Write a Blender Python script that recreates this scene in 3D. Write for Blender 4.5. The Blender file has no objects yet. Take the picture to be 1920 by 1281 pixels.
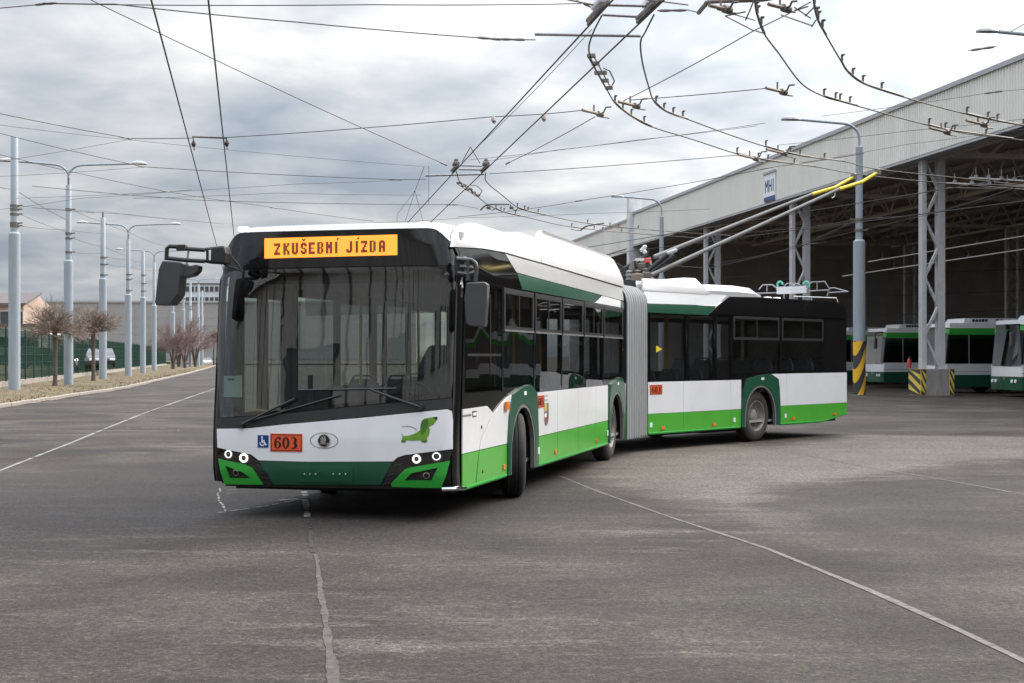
import bpy, bmesh, math, random
from mathutils import Vector, Matrix
from mathutils.geometry import tessellate_polygon
R = math.radians
sc = bpy.context.scene
C = sc.collection
# ------------------------------------------------------------------ camera, sky, sun, exposure
FPX, HZ, CAMH = 2655.0, 668.0, 1.6          # focal length in photo pixels, horizon row, eye height
cd = bpy.data.cameras.new('camera'); cam = bpy.data.objects.new('camera', cd); C.objects.link(cam)
cam.location = (0, 0, CAMH); cam.rotation_euler = (R(90), 0, 0)
cd.sensor_width = 36; cd.lens = 36 * FPX / 1920; cd.shift_y = (HZ - 640.5) / 1920
cd.clip_start = 0.1; cd.clip_end = 6000
sc.camera = cam
SUN_AZ, SUN_EL = R(58), R(31)
SUN_DIR = Vector((math.sin(SUN_AZ) * math.cos(SUN_EL), math.cos(SUN_AZ) * math.cos(SUN_EL), math.sin(SUN_EL)))
world = bpy.data.worlds.new('World'); sc.world = world; world.use_nodes = True

def build_sky():
    nt = world.node_tree; nt.nodes.clear(); N = nt.nodes.new; L = nt.links.new
    def math_(op, a, b=None, c=None, clamp=False):
        n = N('ShaderNodeMath'); n.operation = op; n.use_clamp = clamp
        for i, x in enumerate((a, b, c)):
            if x is None: continue
            if isinstance(x, (int, float)): n.inputs[i].default_value = x
            else: L(x, n.inputs[i])
        return n.outputs[0]
    tc = N('ShaderNodeTexCoord'); sep = N('ShaderNodeSeparateXYZ'); L(tc.outputs['Generated'], sep.inputs[0])
    z = math_('MAXIMUM', sep.outputs[2], 0.0)
    den = math_('ADD', z, 0.16)
    px = math_('DIVIDE', sep.outputs[0], den); py = math_('DIVIDE', sep.outputs[1], den)
    comb = N('ShaderNodeCombineXYZ'); L(px, comb.inputs[0]); L(py, comb.inputs[1])
    def noise(scale, det, rough, off):
        m = N('ShaderNodeMapping'); m.inputs['Location'].default_value = off; m.inputs['Scale'].default_value = (1.0, 0.9, 1)
        L(comb.outputs[0], m.inputs[0])
        n = N('ShaderNodeTexNoise'); n.inputs['Scale'].default_value = scale; n.inputs['Detail'].default_value = det
        n.inputs['Roughness'].default_value = rough; n.inputs['Distortion'].default_value = 0.35; L(m.outputs[0], n.inputs[0]); return n.outputs['Fac']
    big = noise(1.15, 6, 0.52, (3.1, 1.7, 0)); fine = noise(3.6, 7, 0.5, (8.2, -4.4, 2))
    c = math_('MULTIPLY_ADD', fine, 0.35, math_('MULTIPLY', big, 0.75))          # about 0.3 .. 0.8
    ramp = N('ShaderNodeValToRGB'); L(c, ramp.inputs[0])
    e = ramp.color_ramp.elements
    e[0].position = 0.43; e[0].color = (0.34, 0.40, 0.49, 1)
    e[1].position = 0.76; e[1].color = (1.06, 1.03, 1.0, 1)
    k = e.new(0.55); k.color = (0.53, 0.57, 0.63, 1)
    k = e.new(0.63); k.color = (0.72, 0.73, 0.75, 1)
    # overcast luminance: zenith brighter than the horizon, brighter towards the veiled sun
    grad = math_('MULTIPLY_ADD', math_('POWER', z, 2.0), 3.0, 0.46)
    dot = N('ShaderNodeVectorMath'); dot.operation = 'DOT_PRODUCT'; L(tc.outputs['Generated'], dot.inputs[0]); dot.inputs[1].default_value = SUN_DIR
    d0 = math_('MAXIMUM', dot.outputs['Value'], 0.0)
    glow = math_('MULTIPLY', math_('POWER', d0, 5.0), 3.6)
    veil = math_('MULTIPLY', glow, math_('MULTIPLY_ADD', c, 1.6, -0.25))
    lum = math_('MULTIPLY', math_('ADD', grad, veil), 10.0 * 1.0)      # background strength is 0.1
    mul = N('ShaderNodeVectorMath'); mul.operation = 'SCALE'; warm = N('ShaderNodeMixRGB'); warm.inputs[2].default_value = (1.0, 0.965, 0.91, 1); L(math_('MULTIPLY', math_('POWER', d0, 5.0), 1.2, clamp=True), warm.inputs[0]); L(ramp.outputs[0], warm.inputs[1]); L(warm.outputs[0], mul.inputs[0]); L(lum, mul.inputs['Scale'])
    sky = N('ShaderNodeTexSky'); sky.sky_type = 'NISHITA'; sky.sun_disc = False
    sky.sun_elevation = SUN_EL; sky.sun_rotation = SUN_AZ; sky.air_density = 1.2; sky.dust_density = 2.0
    mix = N('ShaderNodeMixRGB'); mix.inputs[0].default_value = 0.93; L(sky.outputs[0], mix.inputs[1]); L(mul.outputs[0], mix.inputs[2])
    bg = N('ShaderNodeBackground'); bg.inputs['Strength'].default_value = 0.1; L(mix.outputs[0], bg.inputs[0])
    out = N('ShaderNodeOutputWorld'); L(bg.outputs[0], out.inputs[0])
build_sky()
sd = bpy.data.lights.new('sun', 'SUN'); sun = bpy.data.objects.new('sun', sd); C.objects.link(sun)
sd.energy = 1.2; sd.angle = R(30); sd.color = (1.0, 0.95, 0.88)
sun.rotation_euler = (-SUN_DIR).to_track_quat('-Z', 'Y').to_euler()
sun.location = (30, 40, 60)
vs = sc.view_settings; vs.view_transform = 'Standard'; vs.look = 'None'; vs.gamma = 1; vs.use_curve_mapping = False; vs.exposure = 0.9
sc.render.engine = 'CYCLES'; sc.cycles.use_denoising = True
sc.cycles.max_bounces = 8; sc.cycles.transparent_max_bounces = 16; sc.cycles.glossy_bounces = 4; sc.cycles.diffuse_bounces = 3
sc.cycles.caustics_reflective = False; sc.cycles.caustics_refractive = False; sc.cycles.sample_clamp_indirect = 6

# ------------------------------------------------------------------ placing: photo pixel + distance, ground point, point at a height
def P(u, v, d): return Vector(((u - 960) / FPX * d, d, CAMH - (v - HZ) / FPX * d))
def G(u, v, z=0.0): return P(u, v, FPX * (CAMH - z) / (v - HZ))
def O(u, v, z=5.25): return P(u, v, FPX * (z - CAMH) / (HZ - v))

# ------------------------------------------------------------------ materials
MATS = {}
def mat(name, col, rough=0.6, metal=0.0, var=0.12, scale=3.0, bump=0.0, bscale=60.0, coat=0.0, spec=0.5, dirt=None, dirt_amt=0.0, dscale=2.0, stretch=(1, 1, 1), rvar=0.0):
    if name in MATS: return MATS[name]
    m = bpy.data.materials.new(name); m.use_nodes = True; nt = m.node_tree; N = nt.nodes.new; L = nt.links.new
    b = nt.nodes['Principled BSDF']
    b.inputs['Roughness'].default_value = rough; b.inputs['Metallic'].default_value = metal
    b.inputs['Coat Weight'].default_value = coat; b.inputs['Coat Roughness'].default_value = 0.06
    b.inputs['Specular IOR Level'].default_value = spec
    tc = N('ShaderNodeTexCoord'); mp = N('ShaderNodeMapping'); L(tc.outputs['Object'], mp.inputs[0]); mp.inputs['Scale'].default_value = stretch
    n = N('ShaderNodeTexNoise'); n.inputs['Scale'].default_value = scale; n.inputs['Detail'].default_value = 6; L(mp.outputs[0], n.inputs[0])
    r = N('ShaderNodeValToRGB'); L(n.outputs['Fac'], r.inputs[0])
    e = r.color_ramp.elements; e[0].position = 0.3; e[1].position = 0.7
    e[0].color = (*[x * (1 - var) for x in col], 1); e[1].color = (*[min(1, x * (1 + var)) for x in col], 1)
    out = r.outputs[0]
    if dirt:
        n2 = N('ShaderNodeTexNoise'); n2.inputs['Scale'].default_value = dscale; n2.inputs['Detail'].default_value = 9; n2.inputs['Roughness'].default_value = 0.65; L(mp.outputs[0], n2.inputs[0])
        r2 = N('ShaderNodeValToRGB'); L(n2.outputs['Fac'], r2.inputs[0]); r2.color_ramp.elements[0].position = 0.5; r2.color_ramp.elements[1].position = 0.8
        mu = N('ShaderNodeMath'); mu.operation = 'MULTIPLY'; L(r2.outputs[0], mu.inputs[0]); mu.inputs[1].default_value = dirt_amt
        mx = N('ShaderNodeMixRGB'); L(mu.outputs[0], mx.inputs[0]); L(out, mx.inputs[1]); mx.inputs[2].default_value = (*dirt, 1); out = mx.outputs[0]
    L(out, b.inputs['Base Color'])
    if rvar:
        mr = N('ShaderNodeMapRange'); L(n.outputs['Fac'], mr.inputs[0]); mr.inputs['To Min'].default_value = max(0.02, rough - rvar); mr.inputs['To Max'].default_value = rough + rvar
        L(mr.outputs[0], b.inputs['Roughness'])
    if bump:
        nb = N('ShaderNodeTexNoise'); nb.inputs['Scale'].default_value = bscale; nb.inputs['Detail'].default_value = 5; L(mp.outputs[0], nb.inputs[0])
        bp = N('ShaderNodeBump'); bp.inputs['Strength'].default_value = bump; bp.inputs['Distance'].default_value = 0.02; L(nb.outputs['Fac'], bp.inputs['Height']); L(bp.outputs[0], b.inputs['Normal'])
    MATS[name] = m; return m
def emit(name, col, s):
    m = bpy.data.materials.new(name); m.use_nodes = True; b = m.node_tree.nodes['Principled BSDF']
    b.inputs['Base Color'].default_value = (*[x * 0.5 for x in col], 1); b.inputs['Emission Color'].default_value = (*col, 1); b.inputs['Emission Strength'].default_value = s
    MATS[name] = m; return m
def glass(name, tint, ior=1.45, rough=0.02, wob=0.0, base=0.0):
    m = bpy.data.materials.new(name); m.use_nodes = True; nt = m.node_tree; nt.nodes.clear(); N = nt.nodes.new; L = nt.links.new
    t = N('ShaderNodeBsdfTransparent'); t.inputs[0].default_value = (*tint, 1)
    g = N('ShaderNodeBsdfGlossy'); g.inputs['Roughness'].default_value = rough; g.inputs['Color'].default_value = (1, 1, 1, 1)
    lw = N('ShaderNodeLayerWeight'); lw.inputs['Blend'].default_value = 0.5
    r0 = ((ior - 1) / (ior + 1)) ** 2 * 1.8
    pw_ = N('ShaderNodeMath'); pw_.operation = 'POWER'; L(lw.outputs['Facing'], pw_.inputs[0]); pw_.inputs[1].default_value = 5.0
    fr = N('ShaderNodeMath'); fr.operation = 'MULTIPLY_ADD'; L(pw_.outputs[0], fr.inputs[0]); fr.inputs[1].default_value = 1 - r0; fr.inputs[2].default_value = r0
    fac = fr.outputs[0]
    if base:
        ad = N('ShaderNodeMath'); ad.operation = 'ADD'; ad.use_clamp = True; L(fac, ad.inputs[0]); ad.inputs[1].default_value = base; fac = ad.outputs[0]
    if wob:
        tc = N('ShaderNodeTexCoord'); nb = N('ShaderNodeTexNoise'); nb.inputs['Scale'].default_value = 1.6; nb.inputs['Detail'].default_value = 2; L(tc.outputs['Object'], nb.inputs[0])
        bp = N('ShaderNodeBump'); bp.inputs['Strength'].default_value = wob; bp.inputs['Distance'].default_value = 0.1; L(nb.outputs['Fac'], bp.inputs['Height']); L(bp.outputs[0], g.inputs['Normal'])
    mx = N('ShaderNodeMixShader'); L(fac, mx.inputs[0]); L(t.outputs[0], mx.inputs[1]); L(g.outputs[0], mx.inputs[2])
    o = N('ShaderNodeOutputMaterial'); L(mx.outputs[0], o.inputs[0]); MATS[name] = m; return m
GRIME = (0.16, 0.14, 0.12)
mat('white_paint', (0.78, 0.78, 0.79), 0.32, coat=0.5, var=0.02, dirt=(0.5, 0.48, 0.45), dirt_amt=0.25, dscale=1.3)
mat('roof_white_dimmed', (0.40, 0.40, 0.405), 0.4, coat=0.2, var=0.03, dirt=(0.38, 0.37, 0.35), dirt_amt=0.45, dscale=1.1)  # the body white, darkened in colour to offset strong light from above
mat('lime_paint', (0.070, 0.40, 0.032), 0.35, coat=0.5, var=0.05, dirt=(0.12, 0.3, 0.08), dirt_amt=0.3)
mat('lime_trim', (0.03, 0.36, 0.04), 0.38, coat=0.3, var=0.04)
mat('dark_green', (0.008, 0.075, 0.040), 0.35, coat=0.4, var=0.08, dirt=(0.03, 0.09, 0.06), dirt_amt=0.4)
mat('black_gloss', (0.006, 0.006, 0.0065), 0.06, coat=0.3, var=0.1)
mat('black_panel', (0.007, 0.007, 0.0075), 0.16, spec=0.4, coat=0.0, var=0.15)
mat('black_plastic', (0.018, 0.018, 0.019), 0.5, var=0.2, bump=0.05)
mat('grey_frame', (0.026, 0.026, 0.028), 0.4, var=0.1)
mat('mirror_shell', (0.05, 0.051, 0.055), 0.38, var=0.1, coat=0.2)
mat('rubber', (0.028, 0.027, 0.026), 0.85, var=0.25, bump=0.3, bscale=40, dirt=(0.09, 0.08, 0.07), dirt_amt=0.5)
mat('tyre_wall', (0.045, 0.042, 0.038), 0.8, var=0.25, dirt=(0.13, 0.115, 0.1), dirt_amt=0.6)
mat('rim', (0.30, 0.28, 0.26), 0.5, metal=0.3, var=0.2, dirt=(0.12, 0.10, 0.085), dirt_amt=0.8, dscale=5)
mat('arch_black', (0.01, 0.01, 0.01), 0.9, var=0.2)
mat('lip_grey', (0.16, 0.155, 0.15), 0.6, var=0.15)
mat('alu', (0.55, 0.54, 0.52), 0.35, metal=0.8, var=0.1)
mat('steel', (0.30, 0.30, 0.31), 0.45, metal=0.7, var=0.2, dirt=(0.15, 0.1, 0.07), dirt_amt=0.4)
mat('chrome', (0.7, 0.7, 0.7), 0.15, metal=1.0, var=0.03)
mat('chrome_dark', (0.22, 0.22, 0.23), 0.25, metal=0.9, var=0.2, scale=40)
mat('bellows', (0.36, 0.37, 0.365), 0.55, var=0.12, dirt=(0.16, 0.15, 0.14), dirt_amt=0.6, dscale=3, stretch=(1, 1, 0.15))
mat('orange_sign', (0.72, 0.10, 0.03), 0.45, var=0.04)
mat('ink', (0.02, 0.006, 0.006), 0.5, var=0.1)
mat('blue_sign', (0.004, 0.045, 0.19), 0.4, var=0.05)
mat('white_print', (0.8, 0.82, 0.84), 0.5, var=0.03)
mat('amber_lens', (0.75, 0.20, 0.02), 0.25, coat=0.5, var=0.1)
mat('dog_green', (0.13, 0.30, 0.02), 0.45, var=0.2, scale=8)
mat('dog_dark', (0.05, 0.15, 0.015), 0.45, var=0.2, scale=8)
mat('paper', (0.62, 0.74, 0.72), 0.8, var=0.03)
mat('yellow_rail', (0.70, 0.48, 0.02), 0.4, var=0.05)
mat('interior_grey', (0.30, 0.30, 0.30), 0.7, var=0.1)
mat('interior_light', (0.55, 0.55, 0.54), 0.7, var=0.06)
mat('interior_dark', (0.035, 0.035, 0.037), 0.7, var=0.2)
mat('seat_cloth', (0.12, 0.13, 0.14), 0.9, var=0.3, scale=30)
mat('curtain', (0.17, 0.07, 0.025), 0.9, var=0.3, scale=6)
mat('blind', (0.32, 0.34, 0.36), 0.8, var=0.05)
mat('red_box', (0.42, 0.035, 0.03), 0.45, var=0.1)
mat('yellow_boom', (0.75, 0.55, 0.03), 0.4, var=0.06)
mat('boom_grey', (0.17, 0.17, 0.165), 0.45, var=0.12)
mat('ceramic', (0.68, 0.68, 0.70), 0.35, var=0.1)
mat('mint', (0.10, 0.45, 0.32), 0.4, var=0.1)
mat('pole_grey', (0.30, 0.345, 0.385), 0.55, var=0.07, scale=1.5, dirt=(0.2, 0.2, 0.2), dirt_amt=0.35, dscale=2.5, stretch=(3, 3, 0.5))
mat('wire', (0.06, 0.055, 0.05), 0.6, metal=0.3, var=0.1)
mat('fitting', (0.17, 0.155, 0.14), 0.55, metal=0.4, var=0.3)
mat('fitting_brown', (0.20, 0.15, 0.11), 0.6, var=0.3)
mat('pole_yellow', (0.78, 0.44, 0.03), 0.6, var=0.06); mat('pole_black', (0.045, 0.043, 0.045), 0.6, var=0.15)
mat('cladding', (0.74, 0.73, 0.685), 0.55, var=0.04, scale=0.6, dirt=(0.42, 0.42, 0.38), dirt_amt=0.4, dscale=0.5, stretch=(1, 1, 0.2))
mat('fascia_cap', (0.38, 0.39, 0.40), 0.5, var=0.06)
mat('hall_white', (0.62, 0.62, 0.64), 0.5, var=0.06, dirt=(0.35, 0.34, 0.33), dirt_amt=0.5, dscale=2)
mat('hall_inside', (0.70, 0.68, 0.67), 0.85, var=0.15, scale=0.4)
mat('hall_steel', (0.62, 0.58, 0.55), 0.7, var=0.15)
mat('hall_roof', (0.58, 0.50, 0.46), 0.85, var=0.2, scale=0.5)
mat('concrete', (0.33, 0.31, 0.29), 0.85, var=0.15, bump=0.2, dirt=(0.15, 0.14, 0.13), dirt_amt=0.5, stretch=(2, 2, 0.5))
mat('kerb', (0.30, 0.265, 0.235), 0.85, var=0.2, bump=0.3, dirt=(0.13, 0.11, 0.09), dirt_amt=0.7, dscale=2.2)
mat('hazard_yellow', (0.72, 0.55, 0.10), 0.6, var=0.1); mat('hazard_black', (0.05, 0.045, 0.045), 0.6, var=0.2)
mat('fence_green', (0.006, 0.045, 0.028), 0.5, var=0.15)
mat('bark', (0.105, 0.085, 0.070), 0.9, var=0.3, bump=0.4, bscale=30)
mat('twig', (0.23, 0.18, 0.15), 0.9, var=0.3, scale=2)
mat('twig_red', (0.20, 0.145, 0.135), 0.9, var=0.3, scale=2)
mat('warehouse', (0.33, 0.32, 0.315), 0.7, var=0.05, scale=0.2, dirt=(0.28, 0.27, 0.26), dirt_amt=0.5, dscale=0.3)
mat('brick', (0.40, 0.30, 0.24), 0.85, var=0.15, scale=3)
mat('roof_tile', (0.12, 0.10, 0.10), 0.8, var=0.2)
mat('plaster', (0.58, 0.56, 0.52), 0.85, var=0.06, scale=0.5)
mat('pale_block', (0.62, 0.66, 0.68), 0.85, var=0.06, scale=0.3)
mat('window_dark', (0.06, 0.07, 0.08), 0.12, var=0.2)
mat('reflect_clad', (0.30, 0.30, 0.30), 0.7, var=0.06, scale=0.3)
mat('car_dark', (0.012, 0.02, 0.024), 0.2, coat=0.8, var=0.05)
mat('car_white', (0.75, 0.75, 0.75), 0.25, coat=0.8, var=0.02)
mat('car_silver', (0.05, 0.055, 0.06), 0.3, metal=0.2, coat=0.8, var=0.03)
mat('car_glass', (0.02, 0.025, 0.03), 0.08, var=0.1, coat=0.5)
mat('lamp_lens', (0.40, 0.40, 0.39), 0.3, var=0.05)
mat('crack_light', (0.13, 0.115, 0.105), 0.9, var=0.45, scale=14, bump=0.3)
mat('crack_dim', (0.070, 0.060, 0.054), 0.9, var=0.5, scale=16, bump=0.4)
mat('chalk', (0.28, 0.265, 0.25), 0.9, var=0.4, scale=9)
mat('bitumen', (0.030, 0.028, 0.027), 0.6, var=0.25, scale=8)
mat('line_paint', (0.20, 0.19, 0.18), 0.9, var=0.4, scale=5)
emit('sign_amber', (1.0, 0.31, 0.035), 0.80); emit('halo', (1.0, 0.94, 0.72), 2.2); emit('halo_dim', (0.97, 0.95, 0.90), 0.9); emit('marker_white', (1, 1, 0.97), 1.2)
mat('sign_text', (0.20, 0.035, 0.01), 0.6, var=0.1)
glass('windscreen', (0.40, 0.445, 0.42), 1.5, 0.008, wob=0.012, base=0.035)
glass('side_glass', (0.40, 0.40, 0.40), 1.5, 0.012, wob=0.008, base=0.02)
glass('door_glass', (0.80, 0.85, 0.82), 1.4, 0.02)
glass('clear_lens', (0.93, 0.94, 0.94), 1.5, 0.03)
glass('blind_film', (0.42, 0.45, 0.46), 1.2, 0.5, base=0.06)

# ------------------------------------------------------------------ mesh helpers
def link(name, me, m=None, parent=None, smooth=False):
    o = bpy.data.objects.new(name, me); C.objects.link(o)
    if m is not None:
        me.materials.clear(); me.materials.append(MATS[m])
    if smooth: me.polygons.foreach_set('use_smooth', [True] * len(me.polygons))
    if parent is not None: o.parent = parent
    return o
def tag(o, label, cat, group=None, kind=None):
    o['label'] = label; o['category'] = cat
    if group: o['group'] = group
    if kind: o['kind'] = kind
    return o
def empty(name, loc=(0, 0, 0), rz=0.0):
    o = bpy.data.objects.new(name, None); C.objects.link(o); o.location = loc; o.rotation_euler = (0, 0, rz); o.empty_display_size = 0.3; return o
def copy_tree(o, parent=None):
    c = o.copy(); C.objects.link(c); c.parent = parent
    for ch in list(o.children): copy_tree(ch, c)
    return c
def frame(d):
    d = d.normalized(); up = Vector((0, 0, 1)) if abs(d.z) < 0.95 else Vector((1, 0, 0))
    a = d.cross(up).normalized(); return a, d.cross(a).normalized()
class MB:
    def __init__(s, M=None): s.v = []; s.f = []; s.M = M
    def add(s, vs, fs):
        n = len(s.v); s.v += [Vector(v) for v in vs]; s.f += [tuple(i + n for i in f) for f in fs]; return s
    def box(s, lo, hi):
        x0, y0, z0 = lo; x1, y1, z1 = hi
        return s.add([(x0, y0, z0), (x1, y0, z0), (x1, y1, z0), (x0, y1, z0), (x0, y0, z1), (x1, y0, z1), (x1, y1, z1), (x0, y1, z1)],
                     [(0, 3, 2, 1), (4, 5, 6, 7), (0, 1, 5, 4), (1, 2, 6, 5), (2, 3, 7, 6), (3, 0, 4, 7)])
    def obox(s, c, ax, ay, az):            # oriented box: centre and three half axes
        c = Vector(c); ax, ay, az = Vector(ax), Vector(ay), Vector(az)
        vs = [c + i * ax + j * ay + k * az for k in (-1, 1) for i, j in ((-1, -1), (1, -1), (1, 1), (-1, 1))]
        return s.add(vs, [(0, 3, 2, 1), (4, 5, 6, 7), (0, 1, 5, 4), (1, 2, 6, 5), (2, 3, 7, 6), (3, 0, 4, 7)])
    def beam(s, p, q, w, h):               # rectangular bar between two points
        p, q = Vector(p), Vector(q); d = q - p; a, b = frame(d)
        return s.obox((p + q) / 2, d / 2, a * w / 2, b * h / 2)
    def tube(s, pts, r, n=6, cap=True, radii=None):
        pts = [Vector(p) for p in pts]; k = len(pts); base = len(s.v); vs = []; fs = []
        a0 = None
        for i, p in enumerate(pts):
            d = (pts[min(i + 1, k - 1)] - pts[max(i - 1, 0)])
            if d.length < 1e-9: d = Vector((0, 0, 1))
            d.normalize()
            if a0 is None: a, b = frame(d)
            else:
                a = (a0 - d * a0.dot(d))
                a = a.normalized() if a.length > 1e-6 else frame(d)[0]
                b = d.cross(a)
            a0 = a; rr = radii[i] if radii else r
            for j in range(n):
                t = 2 * math.pi * j / n; vs.append(p + a * (rr * math.cos(t)) + b * (rr * math.sin(t)))
        for i in range(k - 1):
            for j in range(n): fs.append((i * n + j, i * n + (j + 1) % n, (i + 1) * n + (j + 1) % n, (i + 1) * n + j))
        if cap: fs.append(tuple(range(n))[::-1]); fs.append(tuple((k - 1) * n + j for j in range(n)))
        return s.add(vs, fs)
    def lathe(s, prof, c, axis, n=32):     # prof: (distance along axis, radius)
        c = Vector(c); axis = Vector(axis).normalized(); a, b = frame(axis); vs = []; fs = []; k = len(prof)
        for t, r in prof:
            for j in range(n):
                w = 2 * math.pi * j / n; vs.append(c + axis * t + a * (r * math.cos(w)) + b * (r * math.sin(w)))
        for i in range(k - 1):
            for j in range(n): fs.append((i * n + j, i * n + (j + 1) % n, (i + 1) * n + (j + 1) % n, (i + 1) * n + j))
        return s.add(vs, fs)
    def prism(s, poly, dirv):              # planar polygon (3D points) pushed along a vector
        n = len(poly); vs = [Vector(p) for p in poly] + [Vector(p) + Vector(dirv) for p in poly]
        return s.add(vs, [tuple(range(n))[::-1], tuple(range(n, 2 * n))] + [(i, (i + 1) % n, n + (i + 1) % n, n + i) for i in range(n)])
    def loft(s, rings, close=True, cap=True):
        n = len(rings[0]); vs = [v for r in rings for v in r]; fs = []
        for i in range(len(rings) - 1):
            for j in range(n if close else n - 1): fs.append((i * n + j, i * n + (j + 1) % n, (i + 1) * n + (j + 1) % n, (i + 1) * n + j))
        if cap: fs.append(tuple(range(n))[::-1]); fs.append(tuple((len(rings) - 1) * n + j for j in range(n)))
        return s.add(vs, fs)
    def mesh(s, name):
        me = bpy.data.meshes.new(name); vs = s.v if s.M is None else [s.M @ v for v in s.v]
        me.from_pydata([tuple(v) for v in vs], [], s.f); me.update()
        bm = bmesh.new(); bm.from_mesh(me); bmesh.ops.recalc_face_normals(bm, faces=bm.faces); bm.to_mesh(me); bm.free(); return me
    def build(s, name, m, parent=None, smooth=False, bevel=0.0):
        o = link(name, s.mesh(name), m, parent, smooth)
        if smooth:
            es = o.modifiers.new('split', 'EDGE_SPLIT'); es.split_angle = R(38)
        if bevel:
            b = o.modifiers.new('bevel', 'BEVEL'); b.width = bevel; b.segments = 2; b.limit_method = 'ANGLE'
        return o
def patch(name, surf, outer, m, parent, off=0.0, th=0.012, holes=(), cuts=(None, None), M=None, smooth=True):
    """a solid sheet with the outline given in surface coordinates, wrapped on a curved body surface"""
    loops = [[Vector((a, b, 0)) for a, b in outer]] + [[Vector((a, b, 0)) for a, b in h] for h in holes]
    flat = [v for l in loops for v in l]
    bm = bmesh.new(); bv = [bm.verts.new(v) for v in flat]
    for t in tessellate_polygon(loops):
        try: bm.faces.new([bv[i] for i in t])
        except ValueError: pass
    for ax in (0, 1):
        if cuts[ax] is None: continue
        lo = min(v.co[ax] for v in bm.verts); hi = max(v.co[ax] for v in bm.verts)
        for c in cuts[ax]:
            if lo + 1e-4 < c < hi - 1e-4:
                co = Vector((0, 0, 0)); co[ax] = c; no = Vector((0, 0, 0)); no[ax] = 1
                bmesh.ops.bisect_plane(bm, geom=bm.verts[:] + bm.edges[:] + bm.faces[:], dist=1e-5, plane_co=co, plane_no=no)
    bm.verts.index_update()
    uv = [(v.co.x, v.co.y) for v in bm.verts]; n = len(uv)
    tris = [[v.index for v in f.verts] for f in bm.faces]
    bound = [(e.verts[0].index, e.verts[1].index) for e in bm.edges if len(e.link_faces) == 1]
    bm.free()
    ov = [surf(a, b, off) for a, b in uv]; iv = [surf(a, b, off - (th or 0.01)) for a, b in uv]
    verts = ov + iv; faces = []; smo = []
    for t in tris:
        nn = (ov[t[1]] - ov[t[0]]).cross(ov[t[2]] - ov[t[0]])
        if nn.dot(ov[t[0]] - iv[t[0]]) < 0: t = t[::-1]
        faces.append(tuple(t)); smo.append(True)
        if th: faces.append(tuple(n + i for i in t[::-1])); smo.append(True)
    if not th: verts = ov
    for a, b in (bound if th else ()):
        k = len(verts); verts += [ov[a], ov[b], iv[b], iv[a]]; faces.append((k, k + 1, k + 2, k + 3)); smo.append(False)
    if M is not None: verts = [M @ v for v in verts]
    me = bpy.data.meshes.new(name); me.from_pydata([tuple(v) for v in verts], [], faces)
    me.polygons.foreach_set('use_smooth', smo if smooth else [False] * len(smo)); me.update()
    return link(name, me, m, parent)
def text_mesh(s, size, ext=0.0):
    cu = bpy.data.curves.new('lettering', 'FONT'); cu.body = s; cu.size = size; cu.extrude = ext; cu.resolution_u = 3
    o = bpy.data.objects.new('lettering', cu); C.objects.link(o)
    dg = bpy.context.evaluated_depsgraph_get(); me = bpy.data.meshes.new_from_object(o.evaluated_get(dg))
    bpy.data.objects.remove(o); bpy.data.curves.remove(cu); return me
def text_obj(name, s, size, Mx, m, parent, ext=0.002, sx=1.0):
    me = text_mesh(s, size, ext); me.transform(Mx @ Matrix.Diagonal((sx, 1, 1, 1))); return link(name, me, m, parent)
def lin(x, pts):
    if x <= pts[0][0]: return pts[0][1]
    for (a, b), (c, d) in zip(pts, pts[1:]):
        if x <= c: return b + (d - b) * (x - a) / (c - a)
    return pts[-1][1]
def ell(cx, cy, rx, ry, n=28, a0=0.0, a1=360.0):
    full = abs(a1 - a0) >= 359.9; k = n if full else n + 1
    return [(cx + rx * math.cos(R(a0 + (a1 - a0) * i / n)), cy + ry * math.sin(R(a0 + (a1 - a0) * i / n))) for i in range(k)]
def arange(a, b, s):
    o = []; x = a
    while x < b: o.append(x); x += s
    return o

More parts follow.
